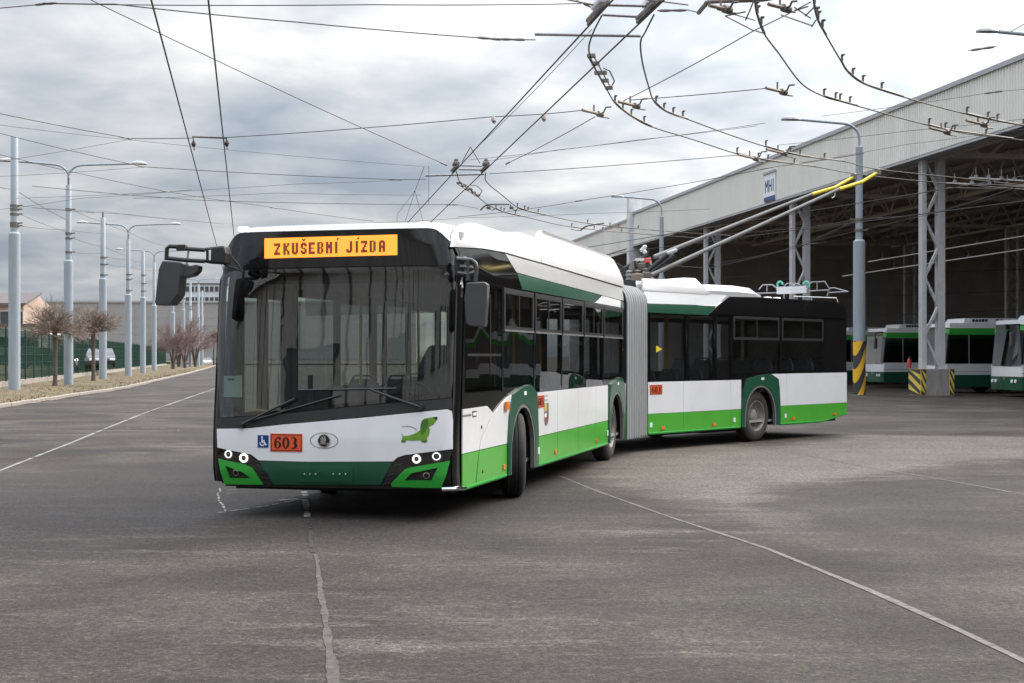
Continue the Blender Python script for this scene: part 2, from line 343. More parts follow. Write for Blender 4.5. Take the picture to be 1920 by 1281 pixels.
# ================================================================== SETTING: ground
random.seed(7)
def poly_sd(x, y, poly):
    inside = False; best = 1e9; n = len(poly)
    for i in range(n):
        (x1, y1), (x2, y2) = poly[i], poly[(i + 1) % n]
        if (y1 > y) != (y2 > y) and x < (x2 - x1) * (y - y1) / (y2 - y1) + x1: inside = not inside
        dx, dy = x2 - x1, y2 - y1; t = max(0, min(1, ((x - x1) * dx + (y - y1) * dy) / (dx * dx + dy * dy + 1e-12)))
        best = min(best, math.hypot(x - x1 - t * dx, y - y1 - t * dy))
    return best if inside else -best
def ground_material():
    m = bpy.data.materials.new('asphalt'); m.use_nodes = True; nt = m.node_tree; N = nt.nodes.new; L = nt.links.new
    b = nt.nodes['Principled BSDF']; tc = N('ShaderNodeTexCoord')
    def noise(scale, det, rough=0.55, st=(1, 1, 1), rot=0.0, dist=0.0):
        mp = N('ShaderNodeMapping'); mp.inputs['Scale'].default_value = st; mp.inputs['Rotation'].default_value = (0, 0, rot); L(tc.outputs['Object'], mp.inputs[0])
        n = N('ShaderNodeTexNoise'); n.inputs['Scale'].default_value = scale; n.inputs['Detail'].default_value = det; n.inputs['Roughness'].default_value = rough
        n.inputs['Distortion'].default_value = dist; L(mp.outputs[0], n.inputs[0]); return n.outputs['Fac']
    def M(op, a, c, clamp=False):
        n = N('ShaderNodeMath'); n.operation = op; n.use_clamp = clamp
        for i, x in enumerate((a, c)):
            if isinstance(x, (int, float)): n.inputs[i].default_value = x
            else: L(x, n.inputs[i])
        return n.outputs[0]
    def ramp(f, stops):
        r = N('ShaderNodeValToRGB'); L(f, r.inputs[0]); e = r.color_ramp.elements
        e[0].position, e[0].color = stops[0][0], (*stops[0][1], 1); e[1].position, e[1].color = stops[-1][0], (*stops[-1][1], 1)
        for p, c in stops[1:-1]: k = e.new(p); k.color = (*c, 1)
        return r.outputs[0]
    def mixc(f, a, c, mode='MIX'):
        n = N('ShaderNodeMixRGB'); n.blend_type = mode
        for i, x in enumerate((f, a, c)):
            if isinstance(x, (int, float)): n.inputs[i].default_value = x
            elif isinstance(x, tuple): n.inputs[i].default_value = (*x, 1)
            else: L(x, n.inputs[i])
        return n.outputs[0]
    base = ramp(noise(0.35, 8, 0.6, dist=0.4), [(0.34, (0.015, 0.0113, 0.0096)), (0.5, (0.033, 0.0252, 0.0212)), (0.66, (0.068, 0.053, 0.0445))])
    base = mixc(ramp(noise(0.6, 5), [(0.45, (0, 0, 0)), (0.7, (0.45, 0.45, 0.45))]), base, (0.072, 0.066, 0.048))
    # worn, scuffed bands that run across the yard
    worn = noise(1.6, 7, 0.7, (0.35, 1.5, 1), 0.35, 0.6)
    wfac = ramp(worn, [(0.50, (0, 0, 0)), (0.62, (1, 1, 1))])
    wfac2 = M('MULTIPLY', wfac, ramp(noise(0.22, 3, 0.5), [(0.4, (0, 0, 0)), (0.62, (1, 1, 1))]))
    col = mixc(M('MULTIPLY', wfac2, 0.65), base, (0.135, 0.117, 0.104))
    dark = ramp(noise(0.5, 6, 0.6, (1, 0.5, 1), -0.5, 1.2), [(0.55, (0, 0, 0)), (0.7, (1, 1, 1))])
    col = mixc(M('MULTIPLY', dark, 0.5), col, (0.042, 0.037, 0.036))
    ad = N('ShaderNodeAttribute'); ad.attribute_name = 'dark_zone'
    dkz = M('ADD', ad.outputs['Fac'], M('MULTIPLY', M('SUBTRACT', noise(0.8, 8, 0.65, (0.45, 1.4, 1), 0.2, 0.6), 0.5), 1.1))
    col = mixc(ramp(dkz, [(0.35, (0, 0, 0)), (0.85, (0.75, 0.75, 0.75))]), col, (0.030, 0.0255, 0.024))
    at = N('ShaderNodeAttribute'); at.attribute_name = 'dry'
    edge = M('ADD', at.outputs['Fac'], M('MULTIPLY', M('SUBTRACT', noise(1.1, 9, 0.68, (0.5, 1.3, 1), 0.25, 0.5), 0.5), 0.9))
    dry = ramp(edge, [(0.42, (0, 0, 0)), (0.70, (1, 1, 1))])
    col = mixc(M('MULTIPLY', dry, 0.85), col, ramp(noise(0.9, 6), [(0.3, (0.108, 0.091, 0.079)), (0.7, (0.160, 0.136, 0.119))]))
    mid = noise(11, 5, 0.75, (0.6, 1, 1)); col = mixc(0.8, col, ramp(mid, [(0.34, (0.60, 0.58, 0.57)), (0.5, (0.97, 0.97, 0.97)), (0.66, (1.42, 1.40, 1.36))]), 'MULTIPLY')
    sp_ = noise(21, 4, 0.85); col = mixc(1.0, col, ramp(sp_, [(0.35, (0.35, 0.35, 0.35)), (0.5, (0.97, 0.97, 0.97)), (0.65, (1.9, 1.87, 1.82))]), 'MULTIPLY')
    # aggregate: fine stones
    ag = noise(48, 3, 0.85); col = mixc(0.9, col, ramp(ag, [(0.34, (0.30, 0.30, 0.30)), (0.5, (0.92, 0.92, 0.92)), (0.66, (1.95, 1.90, 1.84))]), 'MULTIPLY')
    vo = N('ShaderNodeTexVoronoi'); vo.inputs['Scale'].default_value = 95; L(tc.outputs['Object'], vo.inputs[0])
    col = mixc(0.45, col, ramp(vo.outputs['Distance'], [(0.0, (1.35, 1.33, 1.3)), (0.6, (0.8, 0.8, 0.8))]), 'MULTIPLY')
    L(col, b.inputs['Base Color']); b.inputs['Specular IOR Level'].default_value = 0.28
    mr = N('ShaderNodeMapRange'); L(noise(0.5, 6), mr.inputs[0]); mr.inputs['To Min'].default_value = 0.62; mr.inputs['To Max'].default_value = 0.9; L(mr.outputs[0], b.inputs['Roughness'])
    bp = N('ShaderNodeBump'); bp.inputs['Strength'].default_value = 0.55; bp.inputs['Distance'].default_value = 0.012
    L(M('ADD', M('MULTIPLY', ag, 0.7), M('MULTIPLY', vo.outputs['Distance'], -0.5)), bp.inputs['Height']); L(bp.outputs[0], b.inputs['Normal'])
    MATS['asphalt'] = m
ground_material()
DRY = [tuple(G(u, v).xy) for u, v in ((1140, 838), (1090, 905), (1180, 920), (1300, 940), (1420, 975), (1480, 988), (1455, 955), (1420, 938), (1460, 914), (1560, 909), (1670, 893), (1785, 872), (1960, 860), (2100, 850), (2100, 822), (1900, 818), (1600, 815), (1440, 838), (1300, 828))]
DARK_ZONE = [tuple(G(u, v).xy) for u, v in ((-300, 910), (100, 880), (400, 850), (700, 840), (1100, 890), (1150, 960), (1000, 1010), (700, 1050), (350, 1010), (60, 1060), (-300, 1120))]  # outline of a darker zone of asphalt around the bus front
DARK_ZONE2 = [tuple(G(u, v).xy) for u, v in ((1430, 940), (1500, 915), (1680, 905), (1960, 880), (2000, 1000), (1750, 1010), (1500, 985))]
def build_ground():
    xs = [-3000, -800, -250, -100, -50, -25] + arange(-12, 20, 0.4) + [20, 30, 45, 100, 250, 800, 3000]
    ys = [-3000, -600, -150, -60, -20, 0, 4] + arange(6, 40, 0.4) + [40, 50, 70, 110, 200, 500, 1200, 3500]
    me = bpy.data.meshes.new('asphalt_yard'); nx, ny = len(xs), len(ys)
    me.from_pydata([(x, y, 0) for y in ys for x in xs], [], [(j * nx + i, j * nx + i + 1, (j + 1) * nx + i + 1, (j + 1) * nx + i) for j in range(ny - 1) for i in range(nx - 1)])
    a = me.attributes.new('dry', 'FLOAT', 'POINT')
    vals = []
    for y in ys:
        for x in xs: vals.append(0.5 + 0.5 * max(-1, min(1, poly_sd(x, y, DRY) / 1.3)))
    a.data.foreach_set('value', vals)
    a = me.attributes.new('dark_zone', 'FLOAT', 'POINT')
    a.data.foreach_set('value', [max(0.5 + 0.5 * max(-1, min(1, poly_sd(x, y, DARK_ZONE) / 1.6)), 0.85 * (0.5 + 0.5 * max(-1, min(1, poly_sd(x, y, DARK_ZONE2) / 1.4)))) for y in ys for x in xs])
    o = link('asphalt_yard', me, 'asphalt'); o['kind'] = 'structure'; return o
build_ground()

def strip(name, pts, w, m, z=0.004, jit=0.0, gaps=0.0, sub=0.25, parent=None):
    """thin flat sheet along ground points, with uneven edges"""
    pts = [Vector((p[0], p[1], 0)) for p in pts]; path = []
    for a, b in zip(pts, pts[1:]):
        n = max(1, int((b - a).length / sub))
        path += [a.lerp(b, i / n) for i in range(n)]
    path.append(pts[-1]); mb = MB(); wob = 0.0; wv = 0.0
    ws = []
    for i, p in enumerate(path):
        d = (path[min(i + 1, len(path) - 1)] - path[max(i - 1, 0)]).normalized(); nrm = Vector((-d.y, d.x, 0))
        wob = 0.85 * wob + random.uniform(-1, 1) * jit * 0.6; wv = 0.8 * wv + random.uniform(-1, 1) * 0.22
        t = (w if not isinstance(w, tuple) else w[0] + (w[1] - w[0]) * i / (len(path) - 1)) * max(0.35, 1 + wv * (1 if jit else 0))
        ws.append((p + nrm * (wob + t / 2) + Vector((0, 0, z)), p + nrm * (wob - t / 2) + Vector((0, 0, z))))
    for a, b in zip(ws, ws[1:]):
        if random.random() < gaps: continue
        mb.add([a[0], a[1], b[1], b[0]], [(0, 1, 2, 3)])
    return mb.build(name, m, parent)
def g2(l): return [G(u, v).xy for u, v in l]
def mark(name, l, w, m, z, jit, gaps, label, sub=0.25):
    o = strip(name, g2(l), w, m, z, jit, gaps, sub); o['kind'] = 'structure'; o['label'] = label; return o
mark('asphalt_seam', [(1050, 893), (1130, 925), (1250, 968), (1440, 1030), (1640, 1112), (1800, 1183), (1990, 1272)], (0.05, 0.05), 'crack_light', 0.004, 0.003, 0.0, 'long pale seam running to the lower right corner')
mark('asphalt_seam', [(1380, 830), (1480, 848), (1650, 880), (1780, 902), (1960, 935)], (0.035, 0.045), 'crack_light', 0.004, 0.006, 0.02, 'faint seam behind the rear wheel')
mark('asphalt_seam', [(566, 905), (572, 935), (578, 970)], 0.055, 'chalk', 0.006, 0.012, 0.10, 'white patched seam under the bumper', 0.1)
mark('asphalt_seam', [(578, 972), (584, 1010), (590, 1040)], 0.035, 'bitumen', 0.004, 0.012, 0.15, 'dark part of the middle seam', 0.1)
mark('asphalt_seam', [(590, 1040), (600, 1090), (607, 1140), (614, 1190), (620, 1240), (632, 1300), (640, 1400)], (0.025, 0.06), 'crack_dim', 0.004, 0.007, 0.0, 'crumbling pale seam in the foreground', 0.06)
mark('road_line', [(-30, 895), (60, 859), (130, 832), (200, 803), (270, 775), (330, 754), (405, 728)], (0.05, 0.10), 'line_paint', 0.004, 0.004, 0.04, 'worn white line along the road')
for l, w in (([(410, 962), (500, 950), (560, 938), (600, 935)], 0.05), ([(412, 916), (409, 930), (418, 948), (425, 960)], 0.02), ([(405, 959), (440, 959)], 0.13), ([(512, 940), (560, 936)], 0.10),
             ([(425, 920), (445, 919)], 0.02), ([(425, 926), (447, 925)], 0.02)):
    mark('scrape_mark', l, w, 'chalk', 0.005, 0.02, 0.35, 'chalky scrape on the asphalt by the bumper', 0.07)
mark('road_ring', [(220, 806), (245, 803), (290, 803), (335, 806), (335, 809), (280, 809), (225, 808)], 0.03, 'line_paint', 0.005, 0.01, 0.4, 'faint pale oval ring on the road', 0.2)

# ------------------------------------------------------------------ kerb, verge, lawn
KERB = [(-11.0, 5), (-14.0, 30), (-16.0, 46), (-18.9, 69.6), (-22.0, 87), (-28.8, 126), (-39.6, 184.7), (-52, 250), (-75, 370)]
def kerb_at(y):
    return lin(y, [(b, a) for a, b in KERB])
def build_verge():
    ys = arange(5, 60, 5) + arange(60, 200, 3) + [205, 220, 250, 300, 370]
    offs = [0.14, 0.5, 1.2, 2.4, 3.6, 5.0, 6.5, 8.5, 12, 17, 25, 60, 200, 600]
    zs = [0.115, 0.13, 0.15, 0.16, 0.17, 0.17, 0.17, 0.20, 0.35, 0.6, 0.78, 0.8, 0.9, 1.0]
    mb = MB(); rows = []
    for y in ys:
        k = kerb_at(y); rows.append([(k - o, y - 0.16 * o, z + (random.uniform(-0.02, 0.02) if 0.3 < o < 20 else 0)) for o, z in zip(offs, zs)])
    mb.loft(rows, close=False, cap=False)
    m = bpy.data.materials.new('winter_grass'); m.use_nodes = True; nt = m.node_tree; N = nt.nodes.new; L = nt.links.new
    tc = N('ShaderNodeTexCoord'); b = nt.nodes['Principled BSDF']; b.inputs['Roughness'].default_value = 0.95
    def nz(s, d, st=(1, 1, 1)):
        mp = N('ShaderNodeMapping'); mp.inputs['Scale'].default_value = st; L(tc.outputs['Object'], mp.inputs[0])
        n = N('ShaderNodeTexNoise'); n.inputs['Scale'].default_value = s; n.inputs['Detail'].default_value = d; L(mp.outputs[0], n.inputs[0]); return n.outputs['Fac']
    r = N('ShaderNodeValToRGB'); L(nz(0.8, 9), r.inputs[0]); e = r.color_ramp.elements
    e[0].position = 0.32; e[0].color = (0.075, 0.07, 0.03, 1); e[1].position = 0.7; e[1].color = (0.165, 0.118, 0.066, 1); k = e.new(0.5); k.color = (0.115, 0.086, 0.044, 1)
    L(r.outputs[0], b.inputs['Base Color'])
    bp = N('ShaderNodeBump'); bp.inputs['Strength'].default_value = 0.8; bp.inputs['Distance'].default_value = 0.05; L(nz(14, 4), bp.inputs['Height']); L(bp.outputs[0], b.inputs['Normal'])
    MATS['winter_grass'] = m
    o = mb.build('grass_verge', 'winter_grass', smooth=False); o['kind'] = 'structure'
    gb = MB()
    for i in range(9000):
        y = 42 + 110 * random.random() ** 1.7; of = random.uniform(0.18, 5.5); x = kerb_at(y) - of; a = random.uniform(0, 6.28); h = random.uniform(0.03, 0.10); w = random.uniform(0.01, 0.03)
        p = Vector((x, y - 0.16 * of, 0.12)); q = Vector((math.cos(a), math.sin(a), 0)) * w
        gb.add([p - q, p + q, p + Vector((random.uniform(-0.04, 0.04), random.uniform(-0.04, 0.04), h))], [(0, 1, 2)])
    mat('grass_blade', (0.12, 0.088, 0.045), 0.9, var=0.5, scale=1.2)
    g = gb.build('grass_tufts', 'grass_blade'); g['kind'] = 'stuff'; g['label'] = 'dry yellowish winter grass on the roadside verge'
build_verge()
def build_kerb():
    k = empty('kerb'); k['kind'] = 'structure'
    st = MB().box((0.008, 0, 0), (1.492, 0.15, 0.13)); me = st.mesh('kerb_stone'); me.materials.append(MATS['kerb'])
    bm = bmesh.new(); bm.from_mesh(me); bmesh.ops.bevel(bm, geom=[e for e in bm.edges], offset=0.015, segments=1, affect='EDGES'); bm.to_mesh(me); bm.free()
    y = 30.0; n = 0
    while y < 210:
        x = kerb_at(y); d = Vector((kerb_at(y + 1.5) - x, 1.5, 0)).normalized()
        o = bpy.data.objects.new('kerb_stone', me); C.objects.link(o); o.parent = k
        o.location = (x, y, 0.0 + random.uniform(-0.012, 0.012)); o.rotation_euler = (0, 0, math.atan2(d.y, d.x) + random.uniform(-0.01, 0.01)); y += d.y * 1.5; n += 1
    far = MB(); ys = [y, 230, 250, 300, 370]
    for a, b in zip(ys, ys[1:]):
        pa, pb = Vector((kerb_at(a) - 0.07, a, 0.065)), Vector((kerb_at(b) - 0.07, b, 0.065)); far.beam(pa, pb, 0.15, 0.13)
    far.build('far_kerb', 'kerb', k)
build_kerb()

# ------------------------------------------------------------------ fence
def build_fence():
    f = tag(empty('mesh_fence', (-23.2, 63.5, 0.17)), 'dark green welded mesh fence on a concrete base along the grass verge', 'fence')
    d = Vector((-0.1935, 0.981, 0)).normalized(); L_ = 3.2; n = 52; mbp = MB()
    pm = MB().box((-0.05, -0.04, -0.1), (0.05, 0.04, 2.80)).mesh('post'); pm.materials.append(MATS['fence_green'])
    w = MB()
    for i in range(43): t = 0.06 + i * (L_ - 0.12) / 42; w.beam((t, 0, 0.28), (t, 0, 2.72), 0.0075, 0.0075)
    for z in (0.32, 0.72, 1.12, 1.52, 1.92, 2.32, 2.68): w.beam((0.04, 0.012, z), (L_ - 0.04, 0.012, z), 0.006, 0.012); w.beam((0.04, -0.012, z), (L_ - 0.04, -0.012, z), 0.006, 0.012)
    wm = w.mesh('mesh_panel'); wm.materials.append(MATS['fence_green'])
    pl = MB().box((0.01, -0.09, -0.2), (L_ - 0.01, 0.09, 0.24)).mesh('base_slab'); pl.materials.append(MATS['kerb'])
    for i in range(n):
        for nm, me in (('post', pm), ('mesh_panel', wm), ('base_slab', pl)):
            o = bpy.data.objects.new(nm, me); C.objects.link(o); o.parent = f; o.location = d * (L_ * i); o.rotation_euler = (0, 0, math.atan2(d.y, d.x))
            if nm == 'mesh_panel': o['kind'] = 'stuff'
build_fence()

# ------------------------------------------------------------------ poles and lamps
def lamp_head(mb, p, d, s=1.0):
    d = Vector(d).normalized(); up = Vector((0, 0, 1)); a = d.cross(up)
    rings = []
    for t, w, h in ((-0.02, 0.04, 0.04), (0.12, 0.12, 0.10), (0.35, 0.17, 0.17), (0.6, 0.15, 0.15), (0.78, 0.09, 0.08), (0.84, 0.02, 0.03)):
        rings.append([p + d * (t * s) + a * (w * s * math.cos(q)) + up * ((h if math.sin(q) > 0 else 0.05) * s * math.sin(q)) for q in [2 * math.pi * k / 10 for k in range(10)]])
    mb.loft(rings)
def pole(label, base, prof, bands=(), arms=(), group=None, cap=False, foot=True, kindname='catenary_pole', cat='pole'):
    """prof: (z, radius) pairs with steps; arms: list of (dir, reach, rise)"""
    o = tag(empty(kindname, base), label, cat, group)
    pr = []
    for (z, r), nx in zip(prof, prof[1:] + [None]):
        pr.append((z, r))
        if nx and abs(nx[1] - r) > 0.02 and nx[0] - z > 0.3: pass
    sh = MB().lathe([(pr[0][0], 0.0)] + pr + [(pr[-1][0], 0.0)], (0, 0, 0), (0, 0, 1), 20).build('shaft', 'pole_grey', o, smooth=True)
    top = prof[-1][0]
    if cap: MB().tube([(0, 0, top), (0, 0, top + 0.35)], 0.06, 8).build('cap', 'fitting', o)
    for z, r, sgn in bands:
        b = MB().lathe([(-0.05, r), (-0.05, r + 0.03), (0.05, r + 0.03), (0.05, r)], (0, 0, z), (0, 0, 1), 16)
        b.beam((sgn * r, 0, z), (sgn * (r + 0.2), 0, z + 0.02), 0.07, 0.05); b.build('clamp', 'fitting', o)
    for dv, reach, rise in arms:
        dv = Vector(dv).normalized(); z0 = top
        pts = [Vector((0, 0, z0)), Vector((0, 0, z0 + rise * 0.35))]
        for k in range(7):
            t = k / 6; a = math.pi / 2 * t; pts.append(Vector((0, 0, z0 + rise * 0.4)) + dv * (0.75 * (1 - math.cos(a))) + Vector((0, 0, rise * 0.6 * math.sin(a))))
        pts.append(pts[-1] + dv * (reach - 0.75) + Vector((0, 0, 0.12)))
        a = MB().tube(pts, 0.055, 8).build('lamp_arm', 'pole_grey', o, smooth=True)
        h = MB(); lamp_head(h, pts[-1], dv, 0.8 if reach < 2.4 else 1.0); h.build('lamp_head', 'lamp_lens', a, smooth=True)
    return o
PG = 'catenary and lamp poles along the verge'
ACR = Vector((0.985, 0.17, 0))
def roadpole(u, vb, px_low, v_step, px_up, v_top, label, lamps=None, bands=(), cap=False):
    b = G(u, vb, 0.15); s = FPX / b.y; Z = lambda v: CAMH - (v - HZ) / s - b.z
    r1, r2 = px_low / 2 / s, px_up / 2 / s; zs, zt = Z(v_step), Z(v_top)
    prof = [(-0.3, r1), (0.35, r1), (zs - 0.06, r1), (zs + 0.02, r2 + 0.01), (zt - 0.02, r2), (zt, r2 * 0.9)]
    arms = []
    if lamps: arms = [(-ACR, lamps[0] / s, lamps[2] / s), (ACR, lamps[1] / s, lamps[2] / s)]
    return pole(label, b, prof, [(Z(v), (r2 if v < v_step else r1), 1) for v in bands], arms, PG, cap, kindname='lamp_pole' if lamps else 'catenary_pole')
roadpole(27, 732, 21.5, 436, 13.5, 257, 'thickest grey stepped pole at the far left edge by the grass', bands=(386, 393, 402, 419, 424))
roadpole(128.5, 722, 17, 488, 10, 347, 'grey lamp pole with two arms between the two globe trees', (95, 112, 38), bands=(393, 438, 447, 473))
roadpole(193, 711, 14, 522, 9, 408, 'grey stepped pole just right of the second globe tree, no lamps', bands=(483, 496, 516), cap=True)
roadpole(240.5, 705, 12.5, 552, 7.5, 449, 'grey lamp pole with two arms, second one along the fence', (72, 75, 27), bands=(515, 524, 545))
roadpole(268, 700, 10.5, 557, 6.5, 471, 'slim grey pole without lamps behind the second double lamp', bands=(516, 532, 546))
roadpole(289, 695, 9, 572, 5.5, 492, 'slim grey lamp pole with two arms next to the bus mirror', (55, 60, 21))
roadpole(324, 692, 8, 585, 5.0, 500, 'distant grey pole beside the vase shaped bare tree')
roadpole(343.5, 689.5, 7, 580, 4.5, 515, 'distant grey pole below the small bus mirror', bands=(560,))
roadpole(357, 688, 6, 580, 4.0, 530, 'distant grey pole in the row of purple trees', bands=(575, 580))
roadpole(372, 686.5, 5, 590, 3.5, 533, 'thin far lamp pole close to the end of the road', (28, 30, 9))
roadpole(379, 686, 4.5, 590, 3.2, 545, 'thin far pole nearest the white car at the road end')
# poles by the hall
b = G(1611, 741); s = FPX / b.y; Z = lambda v: CAMH - (v - HZ) / s
hp = pole('grey lamp pole with yellow and black striped foot in front of the hall', b, [(-0.3, 0.25), (0.35, 0.25), (Z(453), 0.245), (Z(449), 0.15), (Z(276), 0.145), (Z(275), 0.12)],
     [(Z(412), 0.155, -1), (Z(432), 0.155, 1)], [(Vector((-1, -0.1, 0)), 112 / s, 43 / s)], kindname='lamp_pole')
def stripes(parent, r, z0, z1, turns=4.0, n=36):
    for par, m in ((0, 'pole_yellow'), (1, 'pole_black')):
        for k in range(-1, 4):
            mb = MB(); h = 0.56
            ring_lo, ring_hi = [], []
            for i in range(n + 1):
                a = 2 * math.pi * i / n; base = z0 + (2 * k + par) * h + h * 1.15 * (math.cos(a - 0.5))
                lo, hi = max(z0, min(z1, base)), max(z0, min(z1, base + h))
                ring_lo.append((r * math.cos(a), r * math.sin(a), lo)); ring_hi.append((r * math.cos(a), r * math.sin(a), hi))
            fs = []
            for i in range(n):
                if ring_hi[i][2] - ring_lo[i][2] > 1e-4 or ring_hi[i + 1][2] - ring_lo[i + 1][2] > 1e-4: mb.add([ring_lo[i], ring_lo[i + 1], ring_hi[i + 1], ring_hi[i]], [(0, 1, 2, 3)])
            if mb.v: mb.build('paint_band', m, parent)
stripes(hp, 0.253, 0.02, Z(640))
b2 = P(1240.5, 790, 90); b2.z = 0; s2 = FPX / 90; Z2 = lambda v: CAMH - (v - HZ) / s2
pole('grey lamp pole standing behind the trolley booms before the far hall end', b2, [(-0.3, 0.2), (0.3, 0.2), (Z2(520), 0.2), (Z2(516), 0.14), (Z2(407), 0.135), (Z2(406), 0.1)], (), [(Vector((-1, -0.15, 0)), 72 / s2, 32 / s2)], kindname='lamp_pole')
b3 = P(2010, 900, 41); b3.z = 0; s3 = FPX / 41; Z3 = lambda v: CAMH - (v - HZ) / s3
pole('lamp head on a long arm entering at the upper right edge', b3, [(-0.3, 0.16), (0.3, 0.16), (Z3(300), 0.16), (Z3(296), 0.1), (Z3(110), 0.1), (Z3(109), 0.08)], (), [(Vector((-1, -0.05, 0)), 140 / s3, 40 / s3)], kindname='lamp_pole')

# ------------------------------------------------------------------ bare trees
def twigs(mb, p, d, L_, r, depth, spread, rnd, nsub, droop=0.0):
    q1 = p + d * (L_ * 0.5) + Vector((rnd.uniform(-1, 1), rnd.uniform(-1, 1), rnd.uniform(-1, 1))) * (L_ * 0.05)
    q2 = p + d * L_ + Vector((0, 0, droop * L_)) + Vector((rnd.uniform(-1, 1), rnd.uniform(-1, 1), rnd.uniform(-1, 1))) * (L_ * 0.08)
    mb.tube([p, q1, q2], r, 3, False, [r, r * 0.75, r * 0.4])
    if depth == 0: return
    for k in range(nsub):
        t = rnd.uniform(0.3, 1.0); b = p.lerp(q2, t)
        nd = (d + Vector((rnd.gauss(0, 1), rnd.gauss(0, 1), rnd.gauss(0, 1))) * spread).normalized()
        twigs(mb, b, nd, L_ * rnd.uniform(0.45, 0.75), r * 0.55, depth - 1, spread, rnd, nsub, droop)
def tree_mesh(kind, seed):
    rnd = random.Random(seed); tr, cr = MB(), MB()
    if kind == 'globe':
        H = 2.55; tr.tube([(0, 0, -0.2), (0.01, 0, 0.3), (0.02, 0.02, 1.3), (-0.01, 0.01, H)], 0.1, 8, True, [0.14, 0.10, 0.085, 0.12])
        for i in range(60):
            a = rnd.uniform(0, 6.283); el = rnd.uniform(-0.12, 1.35); d = Vector((math.cos(a) * math.cos(el), math.sin(a) * math.cos(el), math.sin(el)))
            L_ = (1.06 - 0.14 * math.sin(el)) * rnd.uniform(0.75, 1.1)
            twigs(cr, Vector((0, 0, H - 0.08)), d, L_, 0.024, 2, 0.42, rnd, 6, -0.03)
    else:
        nst = 4; H = 1.5
        for k in range(nst):
            a = 6.28 * k / nst + rnd.uniform(-0.3, 0.3); top = Vector((0.5 * math.cos(a), 0.5 * math.sin(a), 2.3 + rnd.uniform(-0.3, 0.3)))
            tr.tube([(0, 0, -0.2), (0.1 * math.cos(a), 0.1 * math.sin(a), 0.7), tuple(top * 0.75), tuple(top)], 0.1, 7, True, [0.17, 0.12, 0.09, 0.07])
            for i in range(12):
                b = Vector((0, 0, 0.9)).lerp(top, rnd.uniform(0.4, 1)); aa = a + rnd.gauss(0, 0.7); el = rnd.uniform(0.25, 1.35)
                twigs(cr, b, Vector((math.cos(aa) * math.cos(el), math.sin(aa) * math.cos(el), math.sin(el))), rnd.uniform(1.0, 2.1), 0.028, 2, 0.38, rnd, 6)
    return tr.mesh('trunk'), cr.mesh('crown')
TM = {('globe', 1): tree_mesh('globe', 11), ('globe', 2): tree_mesh('globe', 23), ('vase', 1): tree_mesh('vase', 5), ('vase', 2): tree_mesh('vase', 17)}
for (k, _), (t, c) in TM.items():
    t.materials.append(MATS['bark']); c.materials.append(MATS['twig' if k == 'globe' else 'twig_red'])
def tree(kind, var, u, v, sc_, rz, label, group):
    p = G(u, v, 0.16); o = tag(empty('bare_tree', p, rz), label, 'tree', group); o.scale = (sc_,) * 3
    for nm, me in zip(('trunk', 'crown'), TM[(kind, var)]):
        c = bpy.data.objects.new(nm, me); C.objects.link(c); c.parent = o
TG = 'bare trees on the roadside verge'
tree('globe', 1, 103, 723.6, 1.05, 0.3, 'bare brown globe tree nearest the left edge, before the fence', TG)
tree('globe', 2, 175, 714.5, 1.12, 1.1, 'second bare globe tree, between the first lamp pole and the next pole', TG)
tree('vase', 1, 325, 692, 1.0, 0.2, 'wide vase shaped bare tree with forked trunk left of the bus', TG)
tree('vase', 2, 347, 690, 1.1, 2.0, 'reddish bare tree in the middle of the clump left of the bus', TG)
tree('vase', 1, 366, 688, 1.15, 3.0, 'rightmost reddish bare tree of the clump left of the bus', TG)
tree('vase', 2, 335, 688, 1.4, 1.3, 'tall thin bare tree rising behind the reddish clump', TG)
tree('globe', 1, 401, 684.5, 1.5, 2.3, 'small distant globe tree beside the white car at the road end', TG)

# ------------------------------------------------------------------ far buildings
def warehouse():
    o = tag(empty('warehouse', P(64, 668, 260)), 'long flat roofed grey warehouse behind the fence and bare trees', 'building')
    o.location.z = 0.6; p0 = o.location.copy(); L_ = 70; H = CAMH + (HZ - 564) / FPX * 260 - 0.6
    d = Vector((1, 0.05, 0)).normalized(); n = Vector((-0.05, 1, 0)).normalized()
    MB().prism([(0, 0, 0), tuple(d * L_), tuple(d * L_ + n * 40), tuple(n * 40)], (0, 0, H - 0.3)).build('wall', 'warehouse', o)
    MB().prism([tuple(-d * 0.2 - n * 0.2), tuple(d * (L_ + 0.2) - n * 0.2), tuple(d * (L_ + 0.2) + n * 40.2), tuple(-d * 0.2 + n * 40.2)], (0, 0, 0.35)).build('parapet', 'fascia_cap', o).location.z = H - 0.32
    pm = MB().obox((0, 0, 0), d * 2.97, n * 0.03, Vector((0, 0, 0.73))).mesh('wall_panel'); pm.materials.append(MATS['warehouse'])
    for i in range(11):
        for j in range(6):
            c = bpy.data.objects.new('wall_panel', pm); C.objects.link(c); c.parent = o; c.location = d * (3.2 + 6.05 * i) - n * 0.03 + Vector((0, 0, 1.2 + 1.52 * j))
warehouse()
